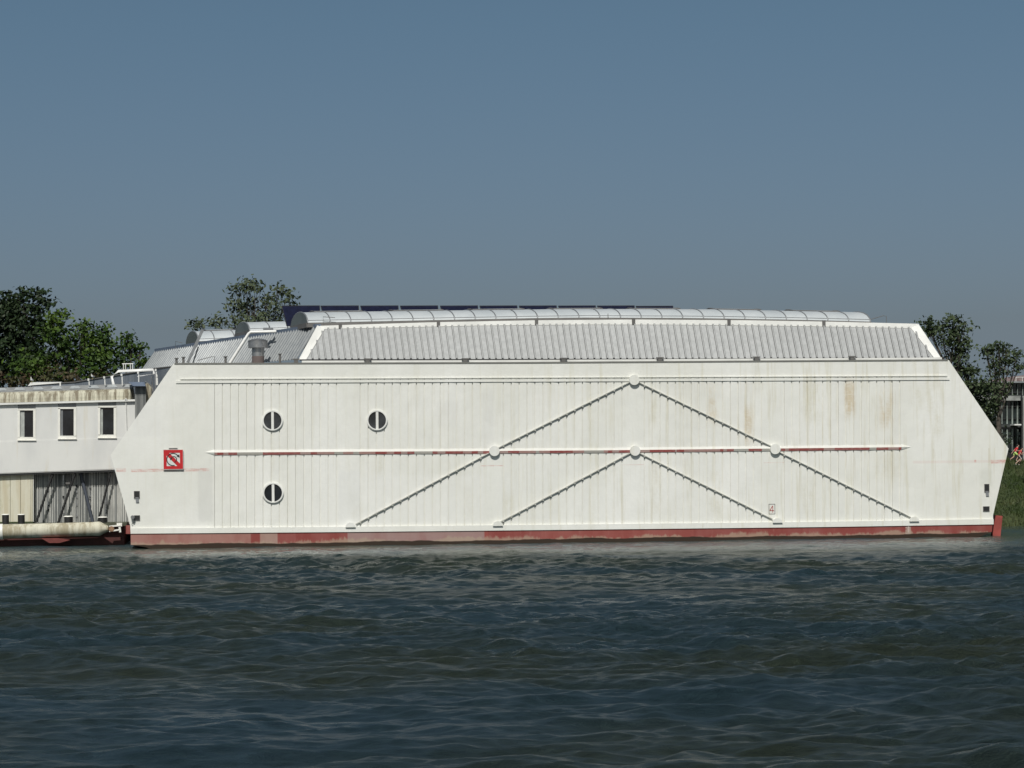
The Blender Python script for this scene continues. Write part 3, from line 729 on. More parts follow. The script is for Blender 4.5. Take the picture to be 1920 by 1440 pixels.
# ---- left wing roof (corrugated, running away from us) and flat deck
WR_T = [(594, 612.5, 3.3), (292, 658.5, 37)]; WR_B = [(557, 674.5, 1.2), (264, 697.5, 37)]
def wing():
    b = MB(); n = 66
    t0, t1 = P(*WR_T[0]), P(*WR_T[1]); b0, b1 = P(*WR_B[0]), P(*WR_B[1])
    nr = (t1-t0).cross(b0-t0).normalized()
    if nr.x > 0: nr = -nr
    prof = []
    for i in range(n):
        for (f, h) in ((0, 0), (.5, 0), (.62, .09), (.88, .09)): prof.append(((i+f)/n, h))
    prof.append((1, 0))
    L = [(t0.lerp(t1, f)+nr*h, b0.lerp(b1, f)+nr*h) for f, h in prof]
    for i in range(len(L)-1): b.quad(L[i][1], L[i][0], L[i+1][0], L[i+1][1])
    b.build('wing_roof', M_ROOF2, SHIP)
    r = MB(); up_ = Vector((0, 0, .30)); o = Vector((-.1, -.04, 0))
    r.hexa([t0+o-Vector((0, 0, .08)), t1+o-Vector((0, 0, .08)), t1+o+up_*.6, t0+o+up_*.6, t0-o*3-Vector((0, 0, .08)), t1-o*3-Vector((0, 0, .08)), t1-o*3+up_*.6, t0-o*3+up_*.6])
    r.build('ridge_flashing', M_RIDGE, SHIP)
    h = MB(); p, q, s_ = P(292, 658.5, 37), P(264, 697.5, 37), P(290, 699, 46)
    h.add([p, q, s_, P(300, 664, 44)], [(0, 1, 2, 3)]); h.build('wing_end_hip', M_RIDGE, SHIP)
    # top deck between ridge line, front fascia and the back
    xs = list(range(600, 1720, 80))+[1720]
    d = MB(); fr = [P(x, interp(x, FT)+1.0, YT+.2) for x in xs]
    bl = t1+Vector((0, 0, 0)); br = Vector((fr[-1].x-2, 20, fr[-1].z-.4))
    bk = [bl.lerp(br, i/(len(fr)-1)) for i in range(len(fr))]
    d.add(fr+bk, [(i, i+1, len(fr)+i+1, len(fr)+i) for i in range(len(fr)-1)])
    d.add([t0, fr[0], bl], [(0, 1, 2)])
    # closing walls at right and back so that the block is solid
    z0 = 1.0
    pr0, pr1 = P(1764, 671, YB), Vector((P(1764, 671, YB).x-1, 20, P(1764, 671, YB).z))
    d.quad(pr0, pr1, br, fr[-1])
    d.build('roof_deck', M_ANROOF, SHIP)
    e = MB(); A = P(330, 684, .5); B_ = P(1770, 680, .5); Cc = Vector((B_.x-2, 20, B_.z)); D_ = b1+Vector((0, 0, -.05))
    ring = [A, B_, Cc, D_]
    e.mi = 1; e.quad(*[Vector((p.x, p.y, p.z-.12)) for p in (A, B_, Cc, D_)]); e.mi = 0
    for i in range(4):
        p, q = ring[i], ring[(i+1) % 4]; e.quad(Vector((p.x, p.y, z0)), Vector((q.x, q.y, z0)), q-Vector((0, 0, .12)), p-Vector((0, 0, .12)))
    e.build('deck_house', [M_BLUEW, M_COPE], SHIP)
wing()

# ---- barrel skylights
def vault(base, apex, Yf, depth, skew, ribs, flaps=(), cut=None):
    px0, px1 = base[0][0], base[-1][0]
    def sec(px, nseg=14, r=1.0):
        B0 = P(px, interp(px, base), Yf); A = P(px, interp(px, apex), Yf+depth/2); h = A.z-B0.z
        return [Vector((B0.x+skew*(depth/2*(1-math.cos(f)*r)), Yf+depth/2*(1-math.cos(f)*r), B0.z+h*r*math.sin(f))) for f in [math.pi*k/nseg for k in range(nseg+1)]]
    xs = sorted(set(list(np.arange(px0, px1, 20))+[px1]))
    S_ = [sec(x) for x in xs]; b = MB(); b.smooth = True; vs = [v for s_ in S_ for v in s_]; m_ = len(S_[0])
    b.add(vs, [(i*m_+k, (i+1)*m_+k, (i+1)*m_+k+1, i*m_+k+1) for i in range(len(xs)-1) for k in range(m_-1)])
    root = b.build('barrel_skylight', M_POLY, SHIP)
    for x, e in ((px0, -.04), (px1, .04)):
        s_ = sec(x, 20); MB().prism([v+Vector((e, 0, 0)) for v in s_], (-e*.5, 0, 0)).build('end_glazing', M_CAP, root)
        MB().tube(sec(x, 14, 1.01), .05, 6).build('end_frame', M_RIB, root)
    rb = MB()
    for x in ribs: rb.tube(sec(x, 14, 1.012), .045, 5)
    # a thin horizontal joint
    rb.tube([sec(x, 14, 1.005)[1] for x in xs], .02, 4)
    rb.build('glazing_bars', M_RIB, root)
    c = MB()
    for i in range(len(xs)-1):
        p, q = S_[i][0], S_[i+1][0]; c.hexa([p+Vector((0, -.06, -.28)), q+Vector((0, -.06, -.28)), q+Vector((0, -.06, .03)), p+Vector((0, -.06, .03)), p+Vector((0, .1, -.28)), q+Vector((0, .1, -.28)), q+Vector((0, .1, .03)), p+Vector((0, .1, .03))])
    s_ = sec(px0); c.bar(s_[0]-Vector((0, 0, .12)), s_[-1]-Vector((0, 0, .12)), .16, .32)
    s_ = sec(px1); c.bar(s_[0]-Vector((0, 0, .12)), s_[-1]-Vector((0, 0, .12)), .16, .32)
    c.build('curb', M_DGREY, root)
    for (x0, x1) in flaps:
        f = MB(); f.smooth = True; k0, k1 = 6, 10
        A_ = sec(x0, 14, 1.0); B_ = sec(x1, 14, 1.0)
        lift = lambda v, k: v+Vector((0, -.02, .03+.11*min(1, (k-k0)/2.0)))
        top = [lift(A_[k], k) for k in range(k0, k1)]; top2 = [lift(B_[k], k) for k in range(k0, k1)]
        m2 = len(top); f.add(top+top2, [(k, m2+k, m2+k+1, k+1) for k in range(m2-1)])
        fo = f.build('vent_flap', M_POLY, root)
        g = MB()
        for T, base_ in ((top, A_), (top2, B_)):
            for k in range(m2-1): g.quad(base_[k0+k], base_[k0+k+1], T[k+1], T[k])
            g.tube(T, .035, 4)
        g.tube([top[0], top2[0]], .03, 4); g.build('flap_cheek', M_DGREY, fo)
vault([(577, 606), (700, 603.5), (800, 601.3), (1000, 597.4), (1100, 596.3), (1300, 597.3), (1500, 600.5), (1632, 604)],
      [(577, 586), (800, 583), (1100, 579.5), (1350, 580), (1632, 585.5)], 3.75, 5.0, -.20, [619+38.9*k for k in range(26)],
      [(602, 693), (752, 847), (902, 1000), (1056, 1148), (1207, 1295), (1360, 1448), (1508, 1597)])
vault([(468, 620.5), (560, 617.5), (700, 614)], [(468, 604.5), (560, 602.5), (700, 600)], 16.2, 5.0, -.20, [506, 545])
vault([(372, 640.5), (470, 637), (560, 634)], [(372, 621.5), (470, 618), (560, 616)], 28.4, 5.0, -.20, [402, 440], [(396, 447)])

# ---- roof furniture (parts of the ship)
def cowl():
    q = P(484, 680, 6); s_ = (P(485, 680, 6)-q).length; c = (q.x, q.y)
    def z(py): return P(484, py, 6).z
    d = MB(); d.tube([(c[0], c[1], z(682)-.4), (c[0], c[1], z(668))], 11.5*s_, 20); o = d.build('duct', M_BRICKY, SHIP)
    u = MB(); u.tube([(c[0], c[1], z(668)), (c[0], c[1], z(652))], 11.5*s_, 20); u.build('duct_upper', M_STEEL, o)
    k = MB(); zz = lambda a: (c[0], c[1], z(a))
    k.tube([zz(652), zz(640)], 18.3*s_, 28).tube([zz(640), zz(638), zz(635.5), zz(634.5)], [18*s_, 17*s_, 10*s_, 1*s_], 24)
    k.tube([zz(652.3), zz(651.4)], 18.8*s_, 28).tube([zz(639.5), zz(638.8)], 18.8*s_, 28)
    k.build('rain_cap', M_STEEL, o)
cowl()
for (x, y0, y1, Y) in [(331, 682, 671, 3), (344, 681, 669, 3), (423, 681, 668, 3), (525, 681, 663, 3)]:
    a = P(x, y0+3, Y); c = P(x, y1, Y)
    MB().tube([(a.x, Y, a.z-.3), (a.x, Y, c.z-.06)], .085, 10).tube([(a.x, Y, c.z-.05), (a.x, Y, c.z)], .15, 10).build('vent_stub', M_DGREY, SHIP)
MB().tube([P(431, 681, 8.5), P(466, 625.5, 8.5), P(470, 622.5, 8.5), P(518, 621.5, 8.5)], .10, 10).build('roof_pipe', M_PIPE, SHIP)
MB().bar(P(352, 680, 7), P(380, 618, 7), .12, .2).bar(P(362, 680, 7.4), P(372, 650, 7.4), .1, .1).build('roof_ladder', M_RIB, SHIP)
def wire(pts, Y, name='antenna'): MB().tube([P(x, y, Y) for x, y in pts], .022, 5).build(name, M_DGREY, SHIP)
wire([(402, 682), (402, 668), (396, 669), (370, 676)], 3); wire([(606, 606), (606, 594), (628, 595.5)], 3.5); wire([(1662, 605), (1662, 593), (1656, 592), (1632, 599)], 6)
wire([(329, 652), (329, 640), (342, 643)], 30); wire([(1140, 597), (1140, 588)], 3.6)
MB().box(P(503, 617, 9).x-.35, P(503, 617, 9).x+.35, 8.8, 9.6, P(503, 620, 9).z, P(503, 614.5, 9).z).tube([P(505, 615, 9), P(505, 611, 9)], .06, 6).build('roof_box', M_RIB, SHIP)

# ---- rear block beyond the annex
def rear():
    top = [(345, 685.5, 10), (290, 691, 24), (250, 699, 30), (200, 707, 36), (140, 717, 42), (60, 722, 46)]
    b = MB(); tp = [P(*p) for p in top]
    for i in range(len(tp)-1):
        a, c = tp[i], tp[i+1]; b.quad(Vector((c.x, c.y, 1)), Vector((a.x, a.y, 1)), a, c)
        d = Vector((6, 5, 0)); b.quad(c, a, a+d, c+d)
    o = b.build('rear_wall', M_BLUEW, SHIP)
    MB().tube(tp, .07, 6).build('rear_wall_coping', M_DGREY, o)
    MB().tube([P(213, 722, 14), P(209, 706, 14), P(222, 696, 14), P(287, 693.5, 14), P(289, 702, 14)], .11, 10).build('bent_rail', M_PIPE, SHIP)
    g = MB()
    for x in (231.5, 235.5, 244.5, 248.5): g.tube([P(x, 696, 20), P(x, 682.5, 20)], .035, 5)
    g.tube([P(229, 682.5, 20), P(250, 682, 20)], .04, 5); g.build('hatch_guard', M_TRIM, SHIP)
    for (x, y, Y) in [(166, 712, 13), (195.5, 708, 13), (228, 703, 13), (259, 699, 13), (292, 694, 13), (294, 705, 13)]:
        m_ = MB(); q = P(x, y, Y); m_.tube([P(x+1.5, 722, Y), P(x+1, y+3, Y)], .045, 7); m_.tube([q+Vector((0, 0, -.07)), q+Vector((0, 0, .09))], .075, 10)
        m_.build('lamp_post', M_TRIM, SHIP)
    MB().tube([P(258, 706, 13), P(290, 701, 13), P(292, 740, 13)], .035, 5).tube([P(284, 705, 13), P(288, 735, 13)], .04, 5).tube([P(272, 715, 13), P(283, 722, 13), P(289, 742, 13)], .05, 5).build('railing', M_STEEL, SHIP)
rear()

# ------------------------------------------------------------------ solar panels
ORD = ['leftmost', 'second', 'third', 'fourth', 'fifth', 'sixth', 'seventh', 'eighth', 'ninth', 'tenth']
def solar():
    edges = [528, 601, 675.5, 750, 825, 899, 973, 1046.5, 1119.5, 1192, 1264]
    proto = None; Yt, Yb = 12.0, 10.6
    ref = P(edges[1], 573.3, Yt)
    wd = (P(edges[1]-1.5, 573.3, Yt)-P(edges[0]+.5, 573.3, Yt)).x; drop = P(536, 573.3, Yt).z-P(536, 611, Yb).z
    for i in range(10):
        a = P(edges[i]+.5, 573.6 if i < 9 else 574.2, Yt)
        loc = Vector((a.x, Yb, a.z-drop))
        lab = ('leftmost navy solar panel, its whole face showing beside the front skylight end' if i == 0 else
               'rightmost navy solar panel peeking over the front skylight' if i == 9 else f'{ORD[i]} navy solar panel from the left, top edge showing over the front skylight')
        if proto is None:
            t = thing('solar_panel', lab, 'solar panel', loc, 'solar panels in a row behind the front skylight'); proto = t
            sh = Vector((.30, 0, 0))
            p0, p1 = loc+sh, loc+Vector((wd, 0, 0)); q1 = loc+Vector((wd, Yt-Yb, drop)); q0 = loc+Vector((0, Yt-Yb, drop))
            MB().prism([p0, p1, q1, q0], (0, .05, -.03)).build('panel_glass', M_SOLAR, t)
            f = MB()
            for u, v in ((p0, p1), (p1, q1), (q1, q0), (q0, p0)): f.bar(u, v, .04, .05)
            f.build('frame', M_BLACK, t)
            for x in (.4, wd-.3): MB().bar(loc+Vector((x, Yt-Yb+.1, drop-.1)), loc+Vector((x, Yt-Yb+.3, -.4)), .06, .06).build('support_leg', M_ALU, t)
        else:
            t = proto.copy(); COL.objects.link(t); t.location = loc; t['label'] = lab
            for ch in list(proto.children):
                c = ch.copy(); COL.objects.link(c); c.parent = t
solar()

# ------------------------------------------------------------------ red prohibition sign
def sign():
    q = P(325, 861.5); s_ = .665   # half size in metres
    t = thing('river_sign', 'red and white square no turning river sign on the white wall left end', 'sign', (q.x, -.1, q.z-s_))
    z, x = q.z, q.x
    MB().box(x-s_, x+s_, -.14, -.10, z-s_, z+s_).build('sign_board', M_SIGNW, t)
    r = MB(); o = s_*.955; i_ = s_*.655
    y1, y0 = -.146, -.139
    r.box(x-o, x+o, y1, y0, z+i_, z+o).box(x-o, x+o, y1, y0, z-o, z-i_).box(x-o, x-i_, y1, y0, z-i_, z+i_).box(x+i_, x+o, y1, y0, z-i_, z+i_)
    h = .085
    r.prism([(x-i_, y1, z+i_), (x-i_, y1, z+i_-2*h), (x+i_-2*h, y1, z-i_), (x+i_, y1, z-i_), (x+i_, y1, z-i_+2*h), (x-i_+2*h, y1, z+i_)], (0, .006, 0))
    r.build('red_border', M_SIGNR, t)
    k = MB(); cx, cz = x-.0, z+.0; R1 = .42
    k.ring((cx-.02, -.147, cz), R1-.045, R1+.01, .006, 40, R(38), R(285))
    k.ring((cx+.03, -.147, cz-.0), .165, .215, .006, 30, R(-80), R(150))
    def tri(px, pz, ang, L=.20, W=.11):
        d = Vector((math.cos(ang), 0, math.sin(ang))); n_ = Vector((-d.z, 0, d.x)); c = Vector((px, -.147, pz))
        k.prism([c+d*L*.6, c-d*L*.4+n_*W, c-d*L*.4-n_*W], (0, -.006, 0))
    a = R(38); tri(cx-.02+R1*math.cos(a)+.04, cz+R1*math.sin(a)-.05, a-math.pi/2)
    a = R(150); tri(cx+.03+.19*math.cos(a)-.02, cz+.19*math.sin(a)-.06, a+math.pi/2, .17, .09)
    k.build('turn_arrows', M_BLACK, t)
    MB().box(x-s_*.42, x+s_*.42, -.13, .0, z+s_+.03, z+s_+.09).build('top_bracket', M_DGREY, t)
    MB().box(x-s_*.42, x-s_*.3, -.10, .0, z-s_*.8, z+s_*.8).box(x+s_*.3, x+s_*.42, -.10, .0, z-s_*.8, z+s_*.8).build('mounting_rail', M_ALU, t)
sign()

# ------------------------------------------------------------------ annex on its pontoon (left)
YA = 12.0
def annex():
    t = thing('annex_building', 'low cream annex with three narrow windows and a stained ribbed eave, joined to the ship', 'building', P(60, 979, YA))
    L_ = lambda a, s_: (lambda x: a+s_*x)
    gut, bot = L_(757.3, -.0275), L_(888.5, -.036)
    eb = L_(755.2, -.0265); et = L_(735.5, -.028); rt = L_(727.0, -.030)
    x0, x1 = -330, 256
    W_ = MB()
    wins = [(33.5, 67, 766.2, 826.5), (109, 143, 763.4, 824), (184, 218, 760.8, 822)]
    # facade with real openings
    cuts = [x0]
    for w_ in wins: cuts += [w_[0], w_[1]]
    cuts.append(x1)
    for i in range(0, len(cuts)-1):
        a, c = cuts[i], cuts[i+1]
        if i % 2 == 0:
            W_.prism([P(a, bot(a), YA), P(c, bot(c), YA), P(c, gut(c), YA), P(a, gut(a), YA)], (0, .25, 0))
        else:
            w_ = wins[i//2]
            W_.prism([P(a, bot(a), YA), P(c, bot(c), YA), P(c, w_[3]-.5, YA), P(a, w_[3]+.5, YA)], (0, .25, 0))
    # slightly proud lower panel band
    W_.prism([P(x0, 827.5-.03*x0+1, YA-.03), P(x1-20, 827.5-.03*x1+1, YA-.03), P(x1-20, bot(x1)-1, YA-.03), P(x0, bot(x0)-1, YA-.03)][::-1], (0, .028, 0))
    # end, back
    bk = 9.0
    W_.prism([P(x1, bot(x1), YA+.25), P(x1, gut(x1), YA+.25), P(x1, gut(x1), YA+.25)+Vector((0, bk, 0)), P(x1, bot(x1), YA+.25)+Vector((0, bk, 0))], (-.2, 0, 0))
    W_.prism([P(x0, bot(x0), YA+.25), P(x0, gut(x0), YA+.25), P(x0, gut(x0), YA+.25)+Vector((0, bk, 0)), P(x0, bot(x0), YA+.25)+Vector((0, bk, 0))], (.2, 0, 0))
    W_.prism([P(x0, bot(x0), YA+bk), P(x1, bot(x1), YA+bk), P(x1, gut(x1), YA+bk), P(x0, gut(x0), YA+bk)], (0, .2, 0))
    W_.build('wall', M_ANNEX, t)
    for i, w_ in enumerate(wins):
        h = MB().prism([P(w_[0], w_[2], YA+.10), P(w_[1], w_[2]-.4, YA+.10), P(w_[1], gut(w_[1])+1.5, YA+.10), P(w_[0], gut(w_[0])+1.5, YA+.10)], (0, .1, 0))
        h.build('shaded_lintel_panel', M_RIB, t)  # grey colour carries the shade of the recess above the window
        a, c, top, btm = w_[0], w_[1], w_[2], w_[3]; yf = YA-.05; tk = 3.8
        f = MB()
        def rb(xa, xb, ya, yb, yy=yf, d=.22): f.prism([P(xa, yb, yy), P(xb, yb, yy), P(xb, ya, yy), P(xa, ya, yy)], (0, d, 0))
        rb(a, a+tk, top+2, btm-6); rb(c-tk-1, c, top+2, btm-6); rb(a, c, top, top+3.2); rb(a, c, btm-7, btm-1.5); rb(a-.8, c+.8, btm-1.6, btm-.2, YA-.14, .3)
        fo = f.build('window', M_FRAME, t)
        MB().prism([P(a+tk, btm-6.5, YA+.08), P(c-tk-1, btm-6.5, YA+.08), P(c-tk-1, top+3, YA+.08), P(a+tk, top+3, YA+.08)], (0, .01, 0)).build('pane', M_GLASS, fo)
        cw = (8.5, 5, 5)[i]; ct = MB()
        n_ = 8; xa, xb = a+tk, a+tk+cw
        for k in range(n_):
            u, v = lerp(xa, xb, k/n_), lerp(xa, xb, (k+1)/n_); dy = .012*(k % 2)
            wob = (0, 0, 3)[i]*(.5 if k < 5 else 1)
            ct.prism([P(u, btm-6.8, YA+.062+dy), P(v, btm-6.8-(wob if k > 5 else 0), YA+.062+dy), P(v, top+5, YA+.062+dy), P(u, top+5, YA+.062+dy)], (0, .01, 0))
        ct.build('curtain', M_CURT if i != 1 else M_RIB, fo)
    # gutter
    MB().prism([P(x0, gut(x0)+2, YA-.22), P(x1-3, gut(x1)+2, YA-.22), P(x1-3, gut(x1)-1.6, YA-.22), P(x0, gut(x0)-1.6, YA-.22)], (0, .2, 0)).build('gutter', M_TRIM, t)
    MB().tube([P(234.5, gut(234)-1, YA-.26), P(236, gut(234)-4, YA-.26), P(238, gut(234)-1, YA-.26)], .03, 5).tube([P(236, gut(236), YA-.08), P(237.5, 812, YA-.08)], .035, 6).build('downpipe', M_TRIM, t)
    # ribbed stained eave: corrugated curved band
    e = MB(); nx = 300
    xs = np.linspace(x0, 250, nx)
    prof = [(0, 0), (.35, .02), (.7, .12), (.9, .32), (1, .6)]    # fraction of height, setback
    rows = []
    for (f, sb) in prof:
        row = []
        for k, x in enumerate(xs):
            rip = .035*(1 if (k//2) % 2 else 0); endr = 0 if x < 240 else ((x-240)/10)**2*.7
            yy = lerp(eb(x), et(x), f)
            row.append(P(x, yy, YA-.10+sb+rip+endr))
        rows.append(row)
    vs = [p for r_ in rows for p in r_]
    e.add(vs, [(j*nx+i, j*nx+i+1, (j+1)*nx+i+1, (j+1)*nx+i) for j in range(len(prof)-1) for i in range(nx-1)])
    e.build('ribbed_eave', M_EAVE, t)
    # shallow roof above with frosted roof lights
    r_ = MB(); N = 12
    for i in range(N):
        a, c = lerp(x0, 249, i/N), lerp(x0, 249, (i+1)/N)
        p = [P(a, et(a), YA+.5), P(c, et(c), YA+.5), P(c, rt(c), YA+1.9), P(a, rt(a), YA+1.9)]
        r_.quad(*p); r_.quad(p[3], p[2], p[2]+Vector((0, 6.8, -1.2)), p[3]+Vector((0, 6.8, -1.2)))
    ro = r_.build('roof', M_ANROOF, t)
    x = -320
    while x < 236:
        f0, f1 = .25, .85
        def rp(xx, f): return P(xx, et(xx), YA+.5).lerp(P(xx, rt(xx), YA+1.9), f)+Vector((0, -.03, .03))
        MB().prism([rp(x, f0), rp(x+22, f0), rp(x+17, f1), rp(x+4, f1)], (0, .02, -.02)).build('roof_light', M_LITE, ro)
        x += 34.6
    # roof hatch
    MB().prism([P(52, 724, 15), P(57, 717.3, 15), P(115, 716.5, 15), P(113, 718, 15), P(59, 722.5, 15)], (0, .8, .05)).bar(P(113, 717, 15), P(113, 724, 15), .15, .1).build('roof_hatch', M_TRIM, t)
    # soffit beam
    MB().prism([P(x0, bot(x0)+3.6, YA+.05), P(214, bot(214)+3.6, YA+.05), P(214, bot(214)+.1, YA+.05), P(x0, bot(x0)+.1, YA+.05)], (0, .5, 0)).build('soffit_beam', M_BLACK, t)
    # lower cream wall panels
    l_ = MB(); xs = [x for x in np.arange(-330, 60, 19.4)]+[61.5]
    for i in range(len(xs)-1):
        a, c = xs[i]+.35, xs[i+1]-.35
        l_.prism([P(a, 978.5-.012*a, YA+.35), P(c, 978.5-.012*c, YA+.35), P(c, bot(c)+3, YA+.35), P(a, bot(a)+3, YA+.35)], (0, .2, 0))
    l_.build('lower_wall', M_LOW, t)
    # grey corrugated recess
    g = MB(); x = 62.0; k = 0; rr = random.Random(9)
    while x < 246:
        w_ = rr.choice((1.9, 2.6, 3.4)); c = x+w_-.95; d = x+w_
        f = lambda xx, yy, y_: P(xx, yy, y_)
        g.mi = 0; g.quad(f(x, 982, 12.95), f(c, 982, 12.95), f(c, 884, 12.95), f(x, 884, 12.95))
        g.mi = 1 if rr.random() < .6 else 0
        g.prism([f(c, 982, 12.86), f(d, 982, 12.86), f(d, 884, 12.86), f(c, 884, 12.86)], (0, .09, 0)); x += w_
    g.build('corrugated_wall', [M_CORR, M_CORRL], t)
    MB().prism([P(62, 978, YA+.35), P(63, 978, YA+.35), P(63, 890, YA+.35), P(62, 890, YA+.35)], (0, .65, 0)).build('corner_trim', M_FRAME, t)
    for (a, c, r0) in [((99, 888), (68, 979), .085), ((141, 887), (109, 981), .085), ((208, 885), (184, 978), .075)]:
        MB().tube([P(*a, YA+.2), P(*c, YA+.1)], r0, 8).build('strut', M_STRUT, t)
    MB().tube([P(151, 887, YA+.8), P(174, 979, YA+.7)], .12, 8).build('strut', M_STRUTB, t)
    d = MB()
    for (x, ya, yb) in [(91, 905, 978), (119, 889, 975), (144, 900, 978), (169, 900, 980), (199, 930, 976)]:
        p, q = P(x, ya, YA+.88), P(x, yb, YA+.88); d.tube([p, q], .03, 5)
        for _ in range(7):
            v = p.lerp(q, random.random()); d.box(v.x-.05, v.x+.05, v.y-.1, v.y+.02, v.z-.08, v.z+.08)
    d.build('conduit', M_STEEL, t)
    MB().box(P(123, 895, YA+.6).x, P(131, 895, YA+.6).x, YA+.6, YA+.9, P(123, 908, YA+.6).z, P(123, 889, YA+.6).z).build('junction_box', M_DGREY, t)
    # side shaft next to the ship
    s_ = MB(); x = 253.0
    while x < 272:
        s_.prism([P(x, 800, YA-.3), P(x+1.6, 800, YA-.3), P(x+1.6, 724, YA-.3), P(x, 724, YA-.3)], (0, .1, 0)); x += 2.7
    s_.prism([P(253, 800, YA-.2), P(272, 800, YA-.2), P(272, 724, YA-.2), P(253, 724, YA-.2)], (0, 1.2, 0))
    so = s_.build('vent_shaft', M_CORR, t)
    MB().prism([P(250, 724, YA-.8), P(273, 724, YA-.8), P(271, 716.5, YA-.4), P(240, 716, YA-.4)], (0, 1.8, 0)).build('shaft_roof', M_RIDGE, so)
    MB().prism([P(272, 810, YA+.6), P(284, 800, YA+.6), P(284, 727, YA+.6), P(277, 718, YA+.6), P(272, 720, YA+.6)], (0, .6, 0)).build('shaft_wall', M_EAVE, so)
    return t
annex()
def pontoon():
    a = P(-330, 979, 9); z = P(100, 979, YA).z
    t = thing('pontoon', 'dark red hulled pontoon with mossy deck carrying the annex', 'pontoon', (P(60, 1000, 10).x, 10, 0))
    x0, x1 = P(-330, 1000, 10).x, P(238, 1000, 9.6).x
    MB().box(x0, x1-.2, 9.9, 22, -1, z-.28).build('pontoon_hull', simple('shaded_hull_maroon', (.075, .02, .017), .6, 0, .3, .6), t)  # hull red darkened to carry the shadow of boom and deck
    MB().box(x0, x1, 9.2, 13.1, z-.27, z-.05).build('deck', M_DECK, t)
    p = MB(); q = [P(78, 1009.5, 8.2), P(108, 1009, 8.2), P(131, 1012.5, 8.2), P(112, 1018, 8.2), P(92, 1018, 8.2)]
    p.prism(q, (0, .6, 0)); p.build('sunlit_hull_patch', simple('sunlit_hull_red', (.19, .042, .035), .6, 0, .25, 2), t)  # added plate standing for a sunlit piece of the red hull
    return z
ZD = pontoon()
for i, (x, w_, yt, Y, ft) in enumerate([(10.5, 6.6, 963.5, 10.6, 'first'), (40, 6.6, 963.5, 10.6, 'second'), (128.5, 8.4, 967, 10.2, 'third'), (192.5, 8.2, 968.5, 10.2, 'last')]):
    q = P(x, 979, Y); s_ = (P(x+1, 979, Y)-q).length; zt = P(x, yt, Y).z
    lab = ['black mooring bollard with white top, furthest left of the four', 'black bollard with white top before the cream wall, second from left',
           'wide black bollard with pale top below the middle struts', 'wide black bollard with pale top beside the ship, at the boom end'][i]
    t = thing('bollard', lab, 'bollard', (q.x, Y, ZD-.05), 'bollards on the pontoon deck')
    MB().tube([(q.x, Y, ZD-.05), (q.x, Y, zt-.07)], [w_*s_*1.0]*2, 18).build('post', M_BLACK, t)
    MB().tube([(q.x, Y, zt-.07), (q.x, Y, zt-.02), (q.x, Y, zt)], [w_*s_*1.14, w_*s_*1.1, w_*s_*.7], 18).build('cap', M_FRAME, t)
def boom():
    Y = 8.7; A, B_ = P(-330, 1007, Y), P(186, 991.3, Y)
    t = thing('mooring_boom', 'fat stained cream steel boom pipe lying along the pontoon edge', 'boom', (A+B_)/2)
    r = .475
    MB().tube([A, A.lerp(B_, .5), B_], [r*1.07, r*1.04, r], 28).build('pipe', M_BOOM, t)
    d = (B_-A).normalized()
    MB().tube([B_-d*.75, B_-d*.05, B_+d*.05, P(203, 991.5, Y)], [r*.96, r*1.05, r*1.03, .20], 8).build('end_cone', M_BOOM, t)
    e = MB(); h0 = P(209, 991.5, Y)
    e.tube([h0+Vector((0, -.28, 0)), h0+Vector((0, .28, 0))], .19, 16)
    e.build('hinge_pin', simple('rusty_pin', (.25, .15, .09), .8, 0, .4, 6), t)
    b = MB(); b.bar(P(205, 987, Y), P(226, 985, Y), .5, .1).bar(P(205, 996, Y), P(224, 993, Y), .5, .1).bar(P(224, 984, Y), P(225.5, 998, Y), .4, .14)
    b.box(P(219, 985, Y).x, P(229, 985, Y).x, Y-.2, Y+.4, P(219, 987, Y).z, P(219, 980.5, Y).z)
    b.build('hinge_bracket', M_FRAME, t)
    c = MB(); q = P(28, 990, Y)
    for px in (3,):
        v = P(px, 997, Y); c.tube([v-d*.1, v+d*.1], r*1.14, 24)
    c.build('collar', M_FRAME, t)
boom()
# gulls
M_GW = simple('white_feathers', (.78, .78, .76), .8, 0, .05); M_GG = simple('grey_feathers', (.33, .34, .36), .8, 0, .1); M_GY = simple('yellow_beak', (.5, .35, .05), .6)
def gull(x, y, Y, h, yaw, label):
    foot = P(x, y, Y); t = thing('gull', label, 'bird', foot, 'gulls resting on the left roofs')
    c, s_ = math.cos(yaw), math.sin(yaw)
    def q(a, b_, z_): return foot+Vector((a*c-b_*s_, a*s_+b_*c, z_))*h
    MB().tube([q(-.55, 0, .34), q(-.4, 0, .40), q(-.15, 0, .46), q(.1, 0, .54), q(.22, 0, .66), q(.25, 0, .80), q(.28, 0, .9), q(.34, 0, .95), q(.38, 0, .96)],
              [.02*h, .09*h, .17*h, .2*h, .15*h, .095*h, .1*h, .085*h, .03*h], 14).build('body', M_GW, t)
    for sg in (-1, 1):
        MB().tube([q(.08, .15*sg, .56), q(-.2, .17*sg, .52), q(-.5, .08*sg, .42), q(-.72, .02*sg, .38)], [.07*h, .1*h, .06*h, .01*h], 10).build('wing', M_GG, t)
        MB().tube([q(0, .07*sg, .38), q(.02, .07*sg, .02), q(.12, .08*sg, 0)], [.02*h, .018*h, .02*h], 6).build('leg', M_GY, t)
    MB().tube([q(.36, 0, .93), q(.5, 0, .90)], [.03*h, .008*h], 6).build('beak', M_GY, t)
gull(59.5, 718, 15, .42, R(250), 'white gull standing on the annex roof hatch at far left')
gull(173.5, 711, 38, .42, R(230), 'white gull perched on the far blue grey roof edge')

